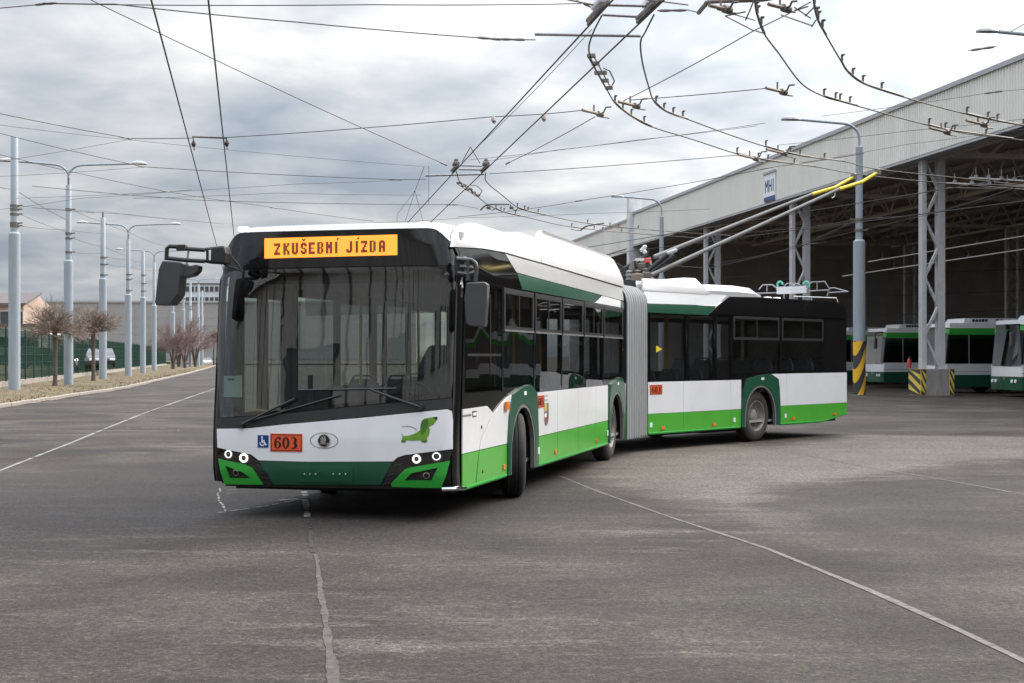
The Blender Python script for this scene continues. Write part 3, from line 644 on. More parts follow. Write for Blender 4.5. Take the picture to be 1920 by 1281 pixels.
def block(label, name, u0, u1, v0, d, depth, m, win=None, z0=0.6, gable=False, cat='building', roofm='roof_tile'):
    a, b = P(u0, 668, d), P(u1, 668, d); H = CAMH + (HZ - v0) / FPX * d - z0; o = tag(empty(name, (a.x, d, z0)), label, cat); W = b.x - a.x
    MB().box((0, 0, -0.5), (W, depth, H)).build('wall', m, o)
    if gable:
        MB().prism([(-0.5, -0.5, H), (W + 0.5, -0.5, H), (W + 0.5, depth / 2, H + 1.7), (-0.5, depth / 2, H + 1.7)], (0, 0, 0.25)).build('roof', roofm, o)
        MB().prism([(W, 0, H), (W, depth, H), (W, depth / 2, H + 1.5)], (-0.3, 0, 0)).build('gable_wall', m, o)
    else: MB().box((-0.3, -0.3, H), (W + 0.3, depth, H + 0.3)).build('roof', roofm, o)
    if win:
        nx, nz, ww, wh = win
        for i in range(nx):
            for j in range(nz):
                x = W * (i + 0.5) / nx; z = H * (j + 0.55) / nz
                f = MB().box((x - ww / 2 - 0.12, -0.10, z - wh / 2 - 0.12), (x + ww / 2 + 0.12, -0.02, z + wh / 2 + 0.12)).build('window', 'plaster', o)
                MB().box((x - ww / 2, -0.14, z - wh / 2), (x + ww / 2, -0.05, z + wh / 2)).build('pane', 'window_dark', f)
    return o
block('orange brick house with dark gabled roof at the left edge', 'brick_house', -110, 44, 572, 190, 12, 'brick', (7, 2, 1.4, 1.8), gable=True)
block('low pale annex roof between the brick house and warehouse', 'annex', -60, 62, 612, 165, 10, 'plaster', (9, 1, 2.0, 1.3))
block('tall pale apartment block far behind the warehouse', 'apartment_block', 338, 420, 533, 420, 14, 'pale_block', (9, 7, 1.0, 1.5))

# ================================================================== DEPOT HALL on the right
HC = Vector((16.8, 58.0, 0)); HD = Vector((-0.163, 0.987, 0)).normalized(); HP = Vector((0.987, 0.163, 0)).normalized()
def H(s_, p_, z_): return HC + HD * s_ + HP * p_ + Vector((0, 0, z_))
def box_h(mb, s0, s1, p0, p1, z0, z1):
    mb.obox(H((s0 + s1) / 2, (p0 + p1) / 2, (z0 + z1) / 2), HD * ((s1 - s0) / 2), HP * ((p1 - p0) / 2), Vector((0, 0, (z1 - z0) / 2))); return mb
ZB, ZT = 9.78, 12.1
def build_hall():
    h = tag(empty('depot_hall', (0, 0, 0)), 'open fronted depot hall with pale ribbed fascia sheltering parked buses', 'building')
    S0, S1, DEP = -46.0, 47.0, 46.0
    # ribbed fascia: trapezoidal sheet, real ribs; one strip of sheets per bay
    pitch = 0.2
    def ribs(s0, s1, p, z0, z1, name, m, drop=0.0):
        mb = MB(); n = int((s1 - s0) / pitch); bot, top = [], []
        for i in range(n):
            s = s0 + i * pitch
            for ds, dp in ((0, 0), (0.06, 0), (0.09, -0.045), (0.15, -0.045), (0.18, 0)):
                bot.append(H(s + ds, p + dp, z0)); top.append(H(s + ds, p + dp, z1))
        mb.loft([bot, top], close=False, cap=False); return mb.build(name, m, h)
    s = S0
    while s < S1 - 1:
        ribs(s, min(S1, s + 6.0), -0.25, ZB, ZT - 0.1, 'fascia_sheet', 'cladding'); s += 6.0
    box_h(MB(), S0, S1, -0.19, 0.25, ZB - 0.05, ZT - 0.05).build('fascia_backing', 'cladding', h)
    box_h(MB(), S0 - 0.1, S1 + 0.1, -0.36, 0.5, ZT - 0.1, ZT + 0.08).build('coping', 'fascia_cap', h)
    box_h(MB(), S0, S1, -0.33, 0.28, ZB - 0.14, ZB - 0.05).build('drip_edge', 'fascia_cap', h)
    # far, slightly set back part beyond the white pier
    ribs(S1 + 0.6, S1 + 26, 0.35, ZB + 0.1, ZT - 0.15, 'fascia_sheet', 'cladding')
    box_h(MB(), S1, S1 + 26, 0.42, 0.7, ZB - 0.2, ZT - 0.1).build('fascia_backing', 'cladding', h)
    box_h(MB(), S1, S1 + 26.2, 0.25, 0.9, ZT - 0.15, ZT).build('coping', 'fascia_cap', h)
    box_h(MB(), S1 - 0.35, S1 + 0.35, -0.62, 0.3, 0, ZT + 1.2).build('pier', 'hall_white', h, bevel=0.02)
    # roof, back and end walls
    mb = MB(); mb.add([H(S0, 0.3, ZT - 0.3), H(S1 + 26, 0.3, ZT - 0.3), H(S1 + 26, DEP, ZT + 1.2), H(S0, DEP, ZT + 1.2), H(S0, 0.3, ZT - 0.1), H(S1 + 26, 0.3, ZT - 0.1), H(S1 + 26, DEP, ZT + 1.4), H(S0, DEP, ZT + 1.4)],
           [(0, 3, 2, 1), (4, 5, 6, 7), (0, 1, 5, 4), (1, 2, 6, 5), (2, 3, 7, 6), (3, 0, 4, 7)]); mb.build('roof', 'hall_roof', h)
    box_h(MB(), S0, S1 + 26, DEP, DEP + 0.3, 0, ZT + 1.2).build('back_wall', 'hall_inside', h)
    MB().prism([H(S1 + 26, 0.4, 0), H(S1 + 26, DEP, 0), H(S1 + 26, DEP, ZT + 1.25), H(S1 + 26, 0.4, ZT - 0.25)], HD * 0.3).build('end_wall', 'hall_inside', h)
    # pale strip of back wall panels, doors
    for i in range(-2, 8):
        box_h(MB(), i * 9.0 - 4.2, i * 9.0 + 4.2, DEP - 0.15, DEP - 0.02, 0.1, 5.0).build('back_door', 'hall_steel', h)
    # roof trusses across the hall on each column line, purlins along it
    for k in range(-3, 5):
        s = 14.9 * k; t = MB(); zt = lambda p: ZT - 0.45 + p / DEP * 1.4
        t.beam(H(s, 0.4, zt(0)), H(s, DEP, zt(DEP)), 0.2, 0.2); t.beam(H(s, 0.4, ZB + 0.1), H(s, DEP, ZB + 0.1), 0.2, 0.2)
        n = 18
        for i in range(n):
            p0, p1 = DEP * i / n + 0.4, DEP * (i + 1) / n
            a, c = (ZB + 0.1, zt(p1)) if i % 2 else (zt(p0), ZB + 0.1)
            t.beam(H(s, p0, a), H(s, p1, c), 0.11, 0.11)
        t.build('roof_truss', 'hall_steel', h)
    for i in range(1, 13):
        p = i * 3.5; z = ZT - 0.6 + p / DEP * 1.4; box_h(MB(), S0, S1 + 20, p - 0.06, p + 0.06, z - 0.1, z + 0.12).build('purlin', 'hall_steel', h)
    for p in (1.2, 9, 20, 33):
        t = MB(); t.beam(H(S0, p, ZB + 0.1), H(S1, p, ZB + 0.1), 0.14, 0.14)
        for i in range(31):
            s = S0 + i * 3.0; t.beam(H(s, p, ZB + 0.1), H(s + 1.5, p, ZT - 0.5), 0.08, 0.08); t.beam(H(s + 1.5, p, ZT - 0.5), H(s + 3, p, ZB + 0.1), 0.08, 0.08)
        t.build('bracing_girder', 'hall_steel', h)
    # second row of lattice columns, far inside
    for k in range(-1, 4):
        s = 14.9 * k; c = MB()
        for p in (20.0, 20.8): box_h(c, s - 0.12, s + 0.12, p - 0.09, p + 0.09, 0, ZB)
        for i in range(7): c.beam(H(s, 20.0, 0.6 + 1.3 * i), H(s, 20.8, 1.25 + 1.3 * i), 0.08, 0.08); c.beam(H(s, 20.8, 1.25 + 1.3 * i), H(s, 20.0, 1.9 + 1.3 * i), 0.08, 0.08)
        c.build('inner_column', 'hall_white', h)
    # MH1 sign board on the fascia
    sb = box_h(MB(), 16.45, 18.1, -0.36, -0.31, ZB + 0.05, ZB + 1.55).build('sign_board', 'white_print', h)
    box_h(MB(), 16.4, 18.15, -0.42, -0.30, ZB + 1.5, ZB + 1.62).build('sign_edge', 'fascia_cap', sb)
    box_h(MB(), 16.45, 18.1, -0.375, -0.34, ZB + 0.05, ZB + 0.28).build('sign_band', 'blue_sign', sb)
    o0 = H(17.97, -0.372, ZB + 0.52); Mx = Matrix((( -HD.x, 0, -HP.x, o0.x), (-HD.y, 0, -HP.y, o0.y), (0, 1, 0, o0.z), (0, 0, 0, 1)))
    text_obj('lettering', 'MH1', 0.95, Mx, 'blue_sign', sb, 0.006, 0.78)
build_hall()
def column(s, label):
    o = tag(empty('lattice_column', H(s, 0.4, 0)), label, 'column', 'white lattice columns along the hall front')
    base = o.location.copy(); a, b = 0.0, 0.72
    def bx(s0, s1, p0, p1, z0, z1):
        return MB().obox(HD * ((s0 + s1) / 2) + HP * ((p0 + p1) / 2) + Vector((0, 0, (z0 + z1) / 2)), HD * ((s1 - s0) / 2), HP * ((p1 - p0) / 2), Vector((0, 0, (z1 - z0) / 2)))
    for p, w in ((-0.38, 0.2), (0.38, 0.3)):
        c = bx(-0.16, -0.14, p - w / 2, p + w / 2, 1.0, ZB); m2 = bx(0.14, 0.16, p - w / 2, p + w / 2, 1.0, ZB); m3 = bx(-0.139, 0.139, p - 0.012, p + 0.012, 1.0, ZB)
        c.add(m2.v, m2.f); c.add(m3.v, m3.f); c.build('chord', 'hall_white', o)
    n = 7
    for i in range(n):
        z0, z1 = 1.25 + i * (ZB - 1.4) / n, 1.25 + (i + 1) * (ZB - 1.4) / n
        pa, pb = (-0.3, 0.3) if i % 2 else (0.3, -0.3)
        MB().beam(HP * pa + Vector((0, 0, z0)), HP * pb + Vector((0, 0, z1)), 0.12, 0.10).build('brace', 'hall_white', o)
    pl = bx(-0.55, 0.55, -0.7, 0.7, -0.1, 1.08).build('plinth', 'concrete', o, bevel=0.02)
    # hazard boards on the plinth ends: separate painted diagonal bars
    def hazard(p0, p1, s0, s1, normal):
        nn = 5; w = (1.06) / nn
        bd = bx(s0, s1, p0, p1, 0.02, 1.08).build('hazard_board', 'hazard_yellow', o)
        along_s = abs(s1 - s0) > abs(p1 - p0)
        for k in range(-1, nn):
            z = 0.02 + k * 0.44
            q = []
            for t, dz in ((0, 0), (1, -0.5), (1, -0.28), (0, 0.22)):
                zz = max(0.03, min(1.07, z + dz + 0.45))
                if along_s: q.append(HD * (s1 + t * (s0 - s1)) + HP * ((p0 if normal < 0 else p1) + normal * 0.004) + Vector((0, 0, zz)))
                else: q.append(HP * (p0 + t * (p1 - p0)) + HD * ((s0 if normal < 0 else s1) + normal * 0.004) + Vector((0, 0, zz)))
            if abs(q[0].z - q[3].z) + abs(q[1].z - q[2].z) > 0.05: MB().add(q, [(0, 1, 2, 3)]).build('stripe', 'hazard_black', bd)
    hazard(-0.72, -0.50, -0.575, -0.553, -1)
    hazard(0.52, 0.72, -0.575, -0.553, -1)
    hazard(-0.735, -0.703, -0.55, 0.55, -1)
    return o
column(0, 'large white lattice column with striped plinth at the right')
column(14.9, 'white lattice column behind the roof rack of the bus tail')
column(29.8, 'farthest visible white lattice column left of the hall, behind the booms')
column(-14.9, 'nearest white lattice column just beyond the right edge')
fe = tag(empty('fire_extinguisher', P(1704.5, 690, 57.5)), 'red fire extinguisher hanging on the large lattice column', 'extinguisher'); fe.location.z = 1.12; fe.scale = (0.85, 0.85, 0.85)
MB().lathe([(0, 0), (0, 0.085), (0.36, 0.09), (0.43, 0.05), (0.46, 0.03), (0.46, 0)], (0, 0, 0), (0, 0, 1), 14).build('cylinder_body', 'red_box', fe, smooth=True)
MB().box((-0.03, -0.02, 0.46), (0.09, 0.02, 0.56)).tube([(0.03, 0, 0.5), (0.12, 0, 0.42), (0.11, 0, 0.15)], 0.014, 6).build('valve_hose', 'black_plastic', fe)

# ------------------------------------------------------------------ buses parked in the hall
def depot_bus():
    b = empty('parked_bus'); L_, W = 12.0, 2.5
    prof = lambda z: 0.0 if z < 2.4 else (z - 2.4) * 0.12
    def body(z0, z1, name, m, x0=0.0, inset=0.0):
        r = []
        for z in (z0, z1):
            i = prof(z) + inset; q = 0.25 if z > 0.5 else 0.3; lean = max(0, z - 1.2) * 0.10
            r.append([Vector(p) for p in ((x0 + lean + inset, q + i, z), (x0 + q * 0.35 + lean + inset, i + 0.03, z), (x0 + q * 1.4 + lean, i, z), (L_ - 0.1, i, z), (L_, i + 0.15, z), (L_, W - i - 0.15, z), (L_ - 0.1, W - i, z), (x0 + q * 1.4 + lean, W - i, z), (x0 + q * 0.35 + lean + inset, W - i - 0.03, z), (x0 + lean + inset, W - q - i, z))])
        return MB().loft(r).build(name, m, b, smooth=True)
    body(0.28, 0.80, 'skirt', 'dark_green', -0.02); body(0.80, 1.27, 'white_band', 'white_paint'); body(1.27, 2.52, 'window_band', 'black_gloss', 0.0, 0.012)
    body(2.52, 2.80, 'green_stripe', 'lime_trim'); body(2.80, 3.02, 'roof', 'white_paint')
    ws = MB(); ws.add([(-0.006, 0.28, 1.20), (-0.006, W - 0.28, 1.20), (0.13, W - 0.3, 2.62), (0.13, 0.3, 2.62)], [(0, 1, 2, 3)]); ws.add([(0.02, 0.02, 1.25), (-0.006, 0.27, 1.20), (0.13, 0.29, 2.62), (0.17, 0.06, 2.6)], [(0, 1, 2, 3)])
    ws.build('windscreen', 'bus_screen', b)
    MB().box((0.12, 0.35, 2.64), (0.16, W - 0.35, 2.86)).build('destination_sign', 'black_gloss', b)
    pod = MB(); pod.loft([[Vector(p) for p in ((1.0, 0.35, 3.0), (4.2, 0.35, 3.0), (4.2, W - 0.35, 3.0), (1.0, W - 0.35, 3.0))], [Vector(p) for p in ((1.12, 0.45, 3.24), (4.05, 0.45, 3.24), (4.05, W - 0.45, 3.24), (1.12, W - 0.45, 3.24))]]); po = pod.build('roof_pod', 'white_paint', b, bevel=0.04)
    for x in (1.5, 1.65, 1.8, 1.95, 2.1, 2.6, 2.8, 3.5, 3.65): MB().obox((x, 0.395, 3.12), (0.05, 0, 0), (0, 0.012, 0.03), (0.02, 0, 0.05)).build('vent_slot', 'black_plastic', po)
    for x in (1.1, 2.9, 4.6, 6.6, 8.6, 10.4): MB().box((x - 0.02, -0.012 + 0.012, 1.28), (x + 0.02, 0.03, 2.5)).build('window_post', 'interior_grey', b)
    for x in (2.8, 8.8):
        for y in (0.05, W - 0.35):
            w = MB().lathe([(0, 0.0), (0, 0.30), (0.02, 0.46), (0.05, 0.48), (0.25, 0.48), (0.3, 0.44), (0.3, 0)], (x, y, 0.48), (0, 1, 0), 22).build('wheel', 'rubber', b, smooth=True)
            MB().lathe([(0.0, 0.0), (-0.01, 0.1), (0.0, 0.26), (0.03, 0.28)], (x, y - 0.005, 0.48), (0, 1, 0), 18).build('rim', 'rim', w, smooth=True)
    for y in (0.35, 0.62, W - 0.35, W - 0.62): MB().lathe([(0, 0), (-0.03, 0.05), (-0.02, 0.075), (0.02, 0.08)], (-0.03, y, 0.62), (1, 0, 0), 12).build('headlight', 'white_print', b, smooth=True)
    ar = MB().tube([(0.2, -0.02, 2.78), (-0.25, -0.12, 2.82), (-0.45, -0.14, 2.75), (-0.45, -0.14, 2.5)], 0.025, 6).build('mirror_arm', 'black_plastic', b, smooth=True)
    MB().box((-0.52, -0.24, 1.98), (-0.38, -0.06, 2.52)).build('mirror', 'mirror_shell', ar, bevel=0.03)
    MB().tube([(0.0, 0.8, 1.2), (0.04, 0.75, 1.5), (0.1, 0.9, 2.1)], 0.02, 5).build('wiper', 'black_plastic', b)
    MB().box((0.02, 0.001, 0.92), (2.1, -0.004, 0.935)).build('text_strip', 'ink', b)
    MB().lathe([(0, 0), (-0.012, 0.05), (0, 0.1)], (-0.012, W / 2, 0.72), (1, 0, 0), 14).build('badge', 'chrome', b)
    return b
glass('bus_screen', (0.18, 0.20, 0.21), 1.5, 0.03, base=0.05)
mb0 = depot_bus(); DB = 'buses parked inside the hall'
rzb = math.atan2(HP.y, HP.x)
for i, (u, d, lab, rz, sx) in enumerate(((1914, 54.6, 'rightmost parked bus, cut by the right edge', 0.0, 1.0), (1772, 60.5, 'parked white and green bus right behind the large lattice column', 0.0, 1.0),
                              (1655, 72.0, 'parked white and green bus between the striped lamp pole and the column', 0.0, 1.0), (1562, 80.0, 'dim parked bus behind the tail of the trolleybus', 0.0, 1.0))):
    o = mb0 if i == 0 else copy_tree(mb0)
    p = P(u, 668, d); o.location = (p.x, p.y, 0); o.rotation_euler = (0, 0, rzb + rz); tag(o, lab, 'bus', DB)

# ------------------------------------------------------------------ cars
def car(name, label, loc, rz, m, estate=False, group=None):
    o = tag(empty(name, loc, rz), label, 'car', group); W = 0.86
    def side(pts, w0, w1, zs, nm, mm):
        top = max(p[1] for p in pts); bot = min(p[1] for p in pts); mb = MB()
        ring = lambda sgn: [Vector((x, sgn * (w0 + (w1 - w0) * ((z - bot) / (top - bot)) ** 1.5), z)) for x, z in pts]
        mb.loft([ring(-1), ring(1)]); return mb.build(nm, mm, o, smooth=True, bevel=0.05)
    side([(-2.15, 0.25), (2.15, 0.22), (2.2, 0.5), (2.1, 0.70), (1.1, 0.92), (-1.9 if estate else -1.5, 0.95), (-2.2, 0.9), (-2.22, 0.5)], W, W - 0.06, 0, 'body', m)
    cab = side([(1.15, 0.9), (0.45, 1.40), (-0.2, 1.47), (-1.5 if estate else -1.0, 1.42), (-2.05 if estate else -1.75, 0.93)], W - 0.07, W - 0.28, 0, 'cabin', 'car_glass')
    MB().loft([[Vector((x, sy * (W - 0.3), z)) for x, z in ((0.42, 1.41), (-0.2, 1.485), (-1.5 if estate else -1.0, 1.435))] for sy in (-1, 1)], close=False, cap=False).build('roof', m, cab, smooth=True)
    for x in (1.32, -1.32):
        for y in (-W + 0.02, W - 0.22):
            w = MB().lathe([(0, 0), (0, 0.18), (0.0, 0.29), (0.04, 0.31), (0.18, 0.31), (0.2, 0.28), (0.2, 0)], (x, y, 0.31), (0, 1, 0), 18).build('wheel', 'rubber', o, smooth=True)
            MB().lathe([(-0.008, 0), (-0.012, 0.1), (-0.004, 0.19)], (x, y if y < 0 else y + 0.2, 0.31), (0, 1 if y < 0 else -1, 0), 14).build('rim', 'alu', w, smooth=True)
    for y in (-0.6, 0.6):
        MB().obox((2.17, y, 0.62), (0.04, 0, 0), (0, 0.2, 0), (-0.02, 0, 0.08)).build('headlight', 'white_print', o, bevel=0.02)
        MB().obox((-2.22, y, 0.75), (0.02, 0, 0), (0, 0.15, 0), (0, 0, 0.1)).build('tail_light', 'red_box', o)
    return o
pw = G(390, 684.8); car('white_car', 'small white car facing the camera at the far end of the road', (pw.x, pw.y, 0), R(-90) + 0.1, 'car_white')
TZ = 0.74; CG = 'cars parked behind the fence'
for u, d, rz, m, es, lab in ((80, 96, 0.15, 'car_dark', True, 'dark estate car behind the fence between the first pole and tree'), (4, 98, 0.1, 'car_dark', False, 'dark car behind the fence at the very left edge'),
                             (152, 104, -1.2, 'car_silver', False, 'silver car behind the fence left of the second globe tree'), (167, 108, -1.3, 'car_silver', False, 'grey car behind the fence beside the second tree trunk'),
                             (196, 112, -1.3, 'car_dark', True, 'dark car behind the fence right of the second tree trunk')):
    p = P(u, 668, d); car('parked_car', lab, (p.x, p.y, TZ), rz, m, es, CG)

# ------------------------------------------------------------------ hall behind the viewer (seen in the windscreen)
def opposite_hall():
    o = tag(empty('opposite_hall', (0, -15, 0)), 'grey clad hall across the yard, seen only mirrored in the windscreen', 'building')
    MB().box((-45, -14, 0), (38, 0, 11.0)).build('wall', 'reflect_clad', o)
    mb = MB()
    for i in range(70): x = -44.6 + i * 1.2; mb.box((x, 0, 0.2), (x + 0.10, 0.06, 10.9))
    mb.build('cover_strips', 'grey_frame', o)
    for i in range(9):
        f = MB().box((-26 + i * 6.0, 0.002, 6.4), (-23.4 + i * 6.0, 0.07, 8.2)).build('window', 'grey_frame', o)
        MB().box((-25.9 + i * 6.0, 0.07, 6.5), (-23.5 + i * 6.0, 0.09, 8.1)).build('pane', 'window_dark', f)
    MB().box((-45.2, -14.2, 11.0), (38.2, 0.3, 11.3)).build('roof', 'fascia_cap', o)
opposite_hall()

# ================================================================== THE TROLLEYBUS
AX, AY, AL = -0.588, 13.53, 0.2576        # front section: ground point under the near front corner, heading
BX, BY, BE = 4.63, 26.53, 0.711           # rear section: ground point under the near rear wheel, heading
MA = Matrix.Translation((AX, AY, 0)) @ Matrix.Rotation(math.pi / 2 - AL, 4, 'Z')
MBW = Matrix.Translation((BX, BY, 0)) @ Matrix.Rotation(math.pi / 2 - BE, 4, 'Z')
TB = MA.inverted() @ MBW                  # rear section coordinates -> bus coordinates
IA = MA.inverted()
bus = tag(empty('trolleybus', (AX, AY, 0), math.pi / 2 - AL), 'articulated white and green trolleybus 603 with lit orange destination sign', 'trolleybus')
def PL(u, v, d): return IA @ P(u, v, d)
WB = 2.55
def inward(z): return lin(z, [(2.32, 0), (2.45, 0.012), (2.72, 0.07), (2.85, 0.12), (3.0, 0.21), (3.2, 0.34)])
def setback(z): return lin(z, [(0.28, 0.05), (0.45, 0.0), (0.8, 0.0), (1.0, 0.015), (1.25, 0.04), (2.45, 0.15), (2.9, 0.18)])
DC, NC = 0.32, 5.2
def FS(y, z, off=0.0):
    w = WB / 2 - inward(z); c = max(-0.9999, min(0.9999, (y - WB / 2) / w)); k = 1 - abs(c) ** NC
    x = setback(z) + DC * (1 - k ** (1 / NC))
    n = Vector((-(k ** ((NC - 1) / NC)) / DC, math.copysign(abs(c) ** (NC - 1), c) / w, 0)).normalized()
    return Vector((x, WB / 2 + c * w, z)) + n * off
def SS(x, z, off=0.0): return Vector((x, inward(z) - off, z))
def SR(x, z, off=0.0): return Vector((x, WB - inward(z) + off, z))
def _line(u, px, py, dx, dy):
    k = (u - 960) / FPX; t = (k * py - px) / (dx - k * dy); return t, py + dy * t
def F(u, v):
    sa, ca = math.sin(AL), math.cos(AL); X = 0.06
    for _ in range(3):
        t, d = _line(u, AX + sa * X, AY + ca * X, -ca, sa); y, z = max(0.0, min(WB, t)), CAMH - (v - HZ) / FPX * d
        X = min(FS(y, z).x, setback(z) + 0.10)
    return (y, z)
def _side(u, v, x, y, a):
    dl = 0.0
    for _ in range(4):
        t, d = _line(u, x - math.cos(a) * dl, y + math.sin(a) * dl, math.sin(a), math.cos(a)); z = CAMH - (v - HZ) / FPX * d; dl = inward(z)
    return (t, z)
def SA(u, v): return _side(u, v, AX, AY, AL)
def SB(u, v): return _side(u, v, BX, BY, BE)
def Fp(*l): return [F(u, v) for u, v in l]
def SAp(*l): return [SA(u, v) for u, v in l]
def SBp(*l): return [SB(u, v) for u, v in l]
edge = [0.0015, 0.004, 0.01, 0.02, 0.035, 0.055, 0.08, 0.11, 0.15, 0.2, 0.27, 0.36, 0.47]
YC = edge + arange(0.6, 2.0, 0.15) + [WB - e for e in edge[::-1]]
ZC = arange(0.35, 2.9, 0.12)
FC = (YC, ZC); SC = (arange(0.4, 9.4, 0.6), [2.32, 2.38, 2.45, 2.55, 2.63, 2.72, 2.78, 2.85, 2.92, 3.0, 3.08])
SCB = (arange(-3.4, 3.5, 0.6), SC[1])
def front(name, outer, m, off, th=0.02, holes=(), parent=None): return patch(name, FS, outer, m, parent or bus, off, th, holes, FC)
def sideA(name, outer, m, off, th=0.012, holes=(), parent=None, smooth=True): return patch(name, SS, outer, m, parent or bus, off, th, holes, SC, smooth=smooth)
def sideB(name, outer, m, off, th=0.012, holes=(), parent=None, smooth=True): return patch(name, SS, outer, m, parent or bus, off, th, holes, SCB, TB, smooth)

# ---------------- front
def g_lat(y): return lin(min(y, WB - y), [(0.06, 0.0), (0.10, 0.20), (0.16, 0.62), (0.21, 0.88), (0.25, 0.97), (0.30, 1.0)])
def topz(y): return 2.70 + 0.15 * g_lat(y)
toprow = [(y, topz(y)) for y in (0.0, 0.06, 0.10, 0.13, 0.16, 0.21, 0.25, 0.30, 0.6, 1.0, 1.5, 1.95, 2.25, 2.30, 2.34, 2.39, 2.42, 2.45, 2.49, 2.55)]
scr_hole = Fp((417, 777), (520, 770), (640, 757), (836, 737), (838, 620), (836, 512), (800, 505), (640, 507), (440, 513), (421, 521), (418, 620))
front('front_mask', [(0.0, 0.34), (0.4, 0.335), (WB - 0.4, 0.335), (WB, 0.34)] + toprow[::-1], 'black_panel', 0.0, 0.03, [scr_hole])
front('windscreen', Fp((414, 783), (520, 775.5), (642, 763), (845, 745)) + [(0.012, 1.7), (0.02, 2.30)] + Fp((845, 514), (820, 503), (800, 500), (640, 502), (440, 508), (416, 516)) + [(WB - 0.015, 1.7)], 'windscreen', 0.008, 0)
front('cowl', Fp((411, 804), (470, 802), (532, 795), (690, 781), (846, 766), (846, 747), (642, 765), (520, 777.5), (411, 785)), 'black_plastic', 0.016, 0.02)
up = front('display_panel', [(y, 2.475 + 0.01) for y in (0.02, WB - 0.02)] + [(WB - 0.09, 2.70), (2.30, 2.84), (0.25, 2.84), (0.09, 2.70)], 'black_gloss', 0.008, 0.01)
wh = Fp((410, 804), (470, 803), (532, 796), (690, 782.5), (838, 767.5), (845, 771), (846, 790), (845.5, 842), (760, 853), (746.5, 857.5), (738, 865), (580, 865.5), (487, 863), (473, 852), (411, 839))
front('front_panel', wh, 'white_paint', 0.024, 0.03)
front('lower_bumper', Fp((487.5, 864.5), (737, 866.8), (715.5, 909), (515, 908.5)), 'dark_green', 0.022, 0.03)
rec = front('plate_recess', Fp((560, 874), (664, 876), (664, 905), (560, 904)), 'dark_green', 0.028, 0.01)
for u in (573, 583, 594, 627, 639, 650): front('rivet', ell(*F(u, 888.5), 0.006, 0.006, 8), 'white_print', 0.034, 0.008, parent=rec)
front('lower_lip', Fp((424, 907), (495, 908.5), (737, 910), (828, 914.5), (828, 917), (424, 911)), 'black_plastic', 0.01, 0.04)
# headlights, left of the picture and right of it
LENS_L = Fp((411.5, 840.5), (473, 853.5), (486, 864), (499, 884), (513, 908), (498, 908), (476, 877), (462, 870.5), (413, 860))
LENS_R = Fp((845.5, 843.5), (760, 854.5), (747, 859), (739, 866.5), (728, 884), (717, 909.5), (734, 909.5), (761, 880), (768, 876.5), (841, 863.5))
BEZ_L = (Fp((413.5, 860), (462, 871), (475.5, 877.5), (496, 908.5), (425, 907.5)), Fp((426, 873), (458, 885), (473, 896.5), (433, 896.5)))
BEZ_R = (Fp((841, 864), (768, 876.7), (761, 880), (735, 906.5), (737, 912.5), (827, 914.5), (835, 892)), Fp((821, 876.7), (773, 887), (760, 900.6), (810, 900.6)))
for lens, bez, rings, fog, slats in ((LENS_L, BEZ_L, ((430.5, 851.5, 7.6, 'halo_dim'), (459, 858.5, 8.6, 'halo')), (444, 886), ((481, 869, 493, 874), (486, 884.5, 504, 887), (490, 893, 508, 895.5), (494, 902, 512, 904))),
                                     (LENS_R, BEZ_R, ((818.5, 855.5, 7.2, 'halo_dim'), (782, 860.5, 7.8, 'halo')), (800, 891.5), ((757, 867, 742, 871), (744, 886.5, 728, 889), (738, 895, 724, 897.5), (734, 903.5, 720, 906)))):
    hl = front('headlight', lens, 'black_gloss', 0.016, 0.03)
    for u, v, r, m in rings:
        c = F(u, v); q = r / 186.0; y2 = q / max(0.45, 1 - (abs(c[0] - WB / 2) / (WB / 2)) ** 6)
        front('lamp_bowl', ell(*c, q * 1.3, q * 1.22), 'chrome_dark', 0.0185, 0.008, parent=hl)
        front('light_ring', ell(*c, q * 0.95, q * 0.95), m, 0.027, 0.006, [ell(*c, q * (0.62 if m == 'halo' else 0.72), q * (0.62 if m == 'halo' else 0.72))], hl)
        front('projector', ell(*c, q * 0.55, q * 0.55), 'black_gloss', 0.023, 0.008, parent=hl)
        front('projector_lens', ell(c[0] - q * 0.05, c[1] + q * 0.08, q * 0.25, q * 0.25, 12), 'chrome', 0.025, 0.004, parent=hl)
    for u0, v0, u1, v1 in slats: front('slat', Fp((u0, v0), (u1, v1), (u1 + (1 if u1 > u0 else -1), v1 + 3), (u0 + (1 if u1 > u0 else -1) * 2, v0 + 3.2)), 'grey_frame', 0.024, 0.01, parent=hl)
    front('lamp_lens', [(y_ * 0.985 + 0.015 * sum(p[0] for p in lens) / len(lens), z_ * 0.985 + 0.015 * sum(p[1] for p in lens) / len(lens)) for y_, z_ in lens], 'clear_lens', 0.031, 0, parent=hl)
    bz = front('bumper_bezel', bez[0], 'lime_trim', 0.034, 0.05, [bez[1]])
    front('fog_recess', bez[1], 'black_plastic', 0.006, 0.01, parent=bz)
    c = F(*fog); fl = front('fog_light', ell(*c, 0.033, 0.033, 18), 'chrome', 0.02, 0.02, parent=bz); front('fog_lens', ell(*c, 0.022, 0.022, 14), 'black_gloss', 0.024, 0.01, parent=bz)
# corner pillars down both front corners
for y0, y1 in ((0.0, 0.028), (WB - 0.02, WB)):
    front('corner_pillar', [(y0, 0.34), (y1, 0.34), (y1, 1.2), (y1, 2.46), (y1, 2.66), (y0, 2.66)], 'black_panel', 0.014, 0.02)
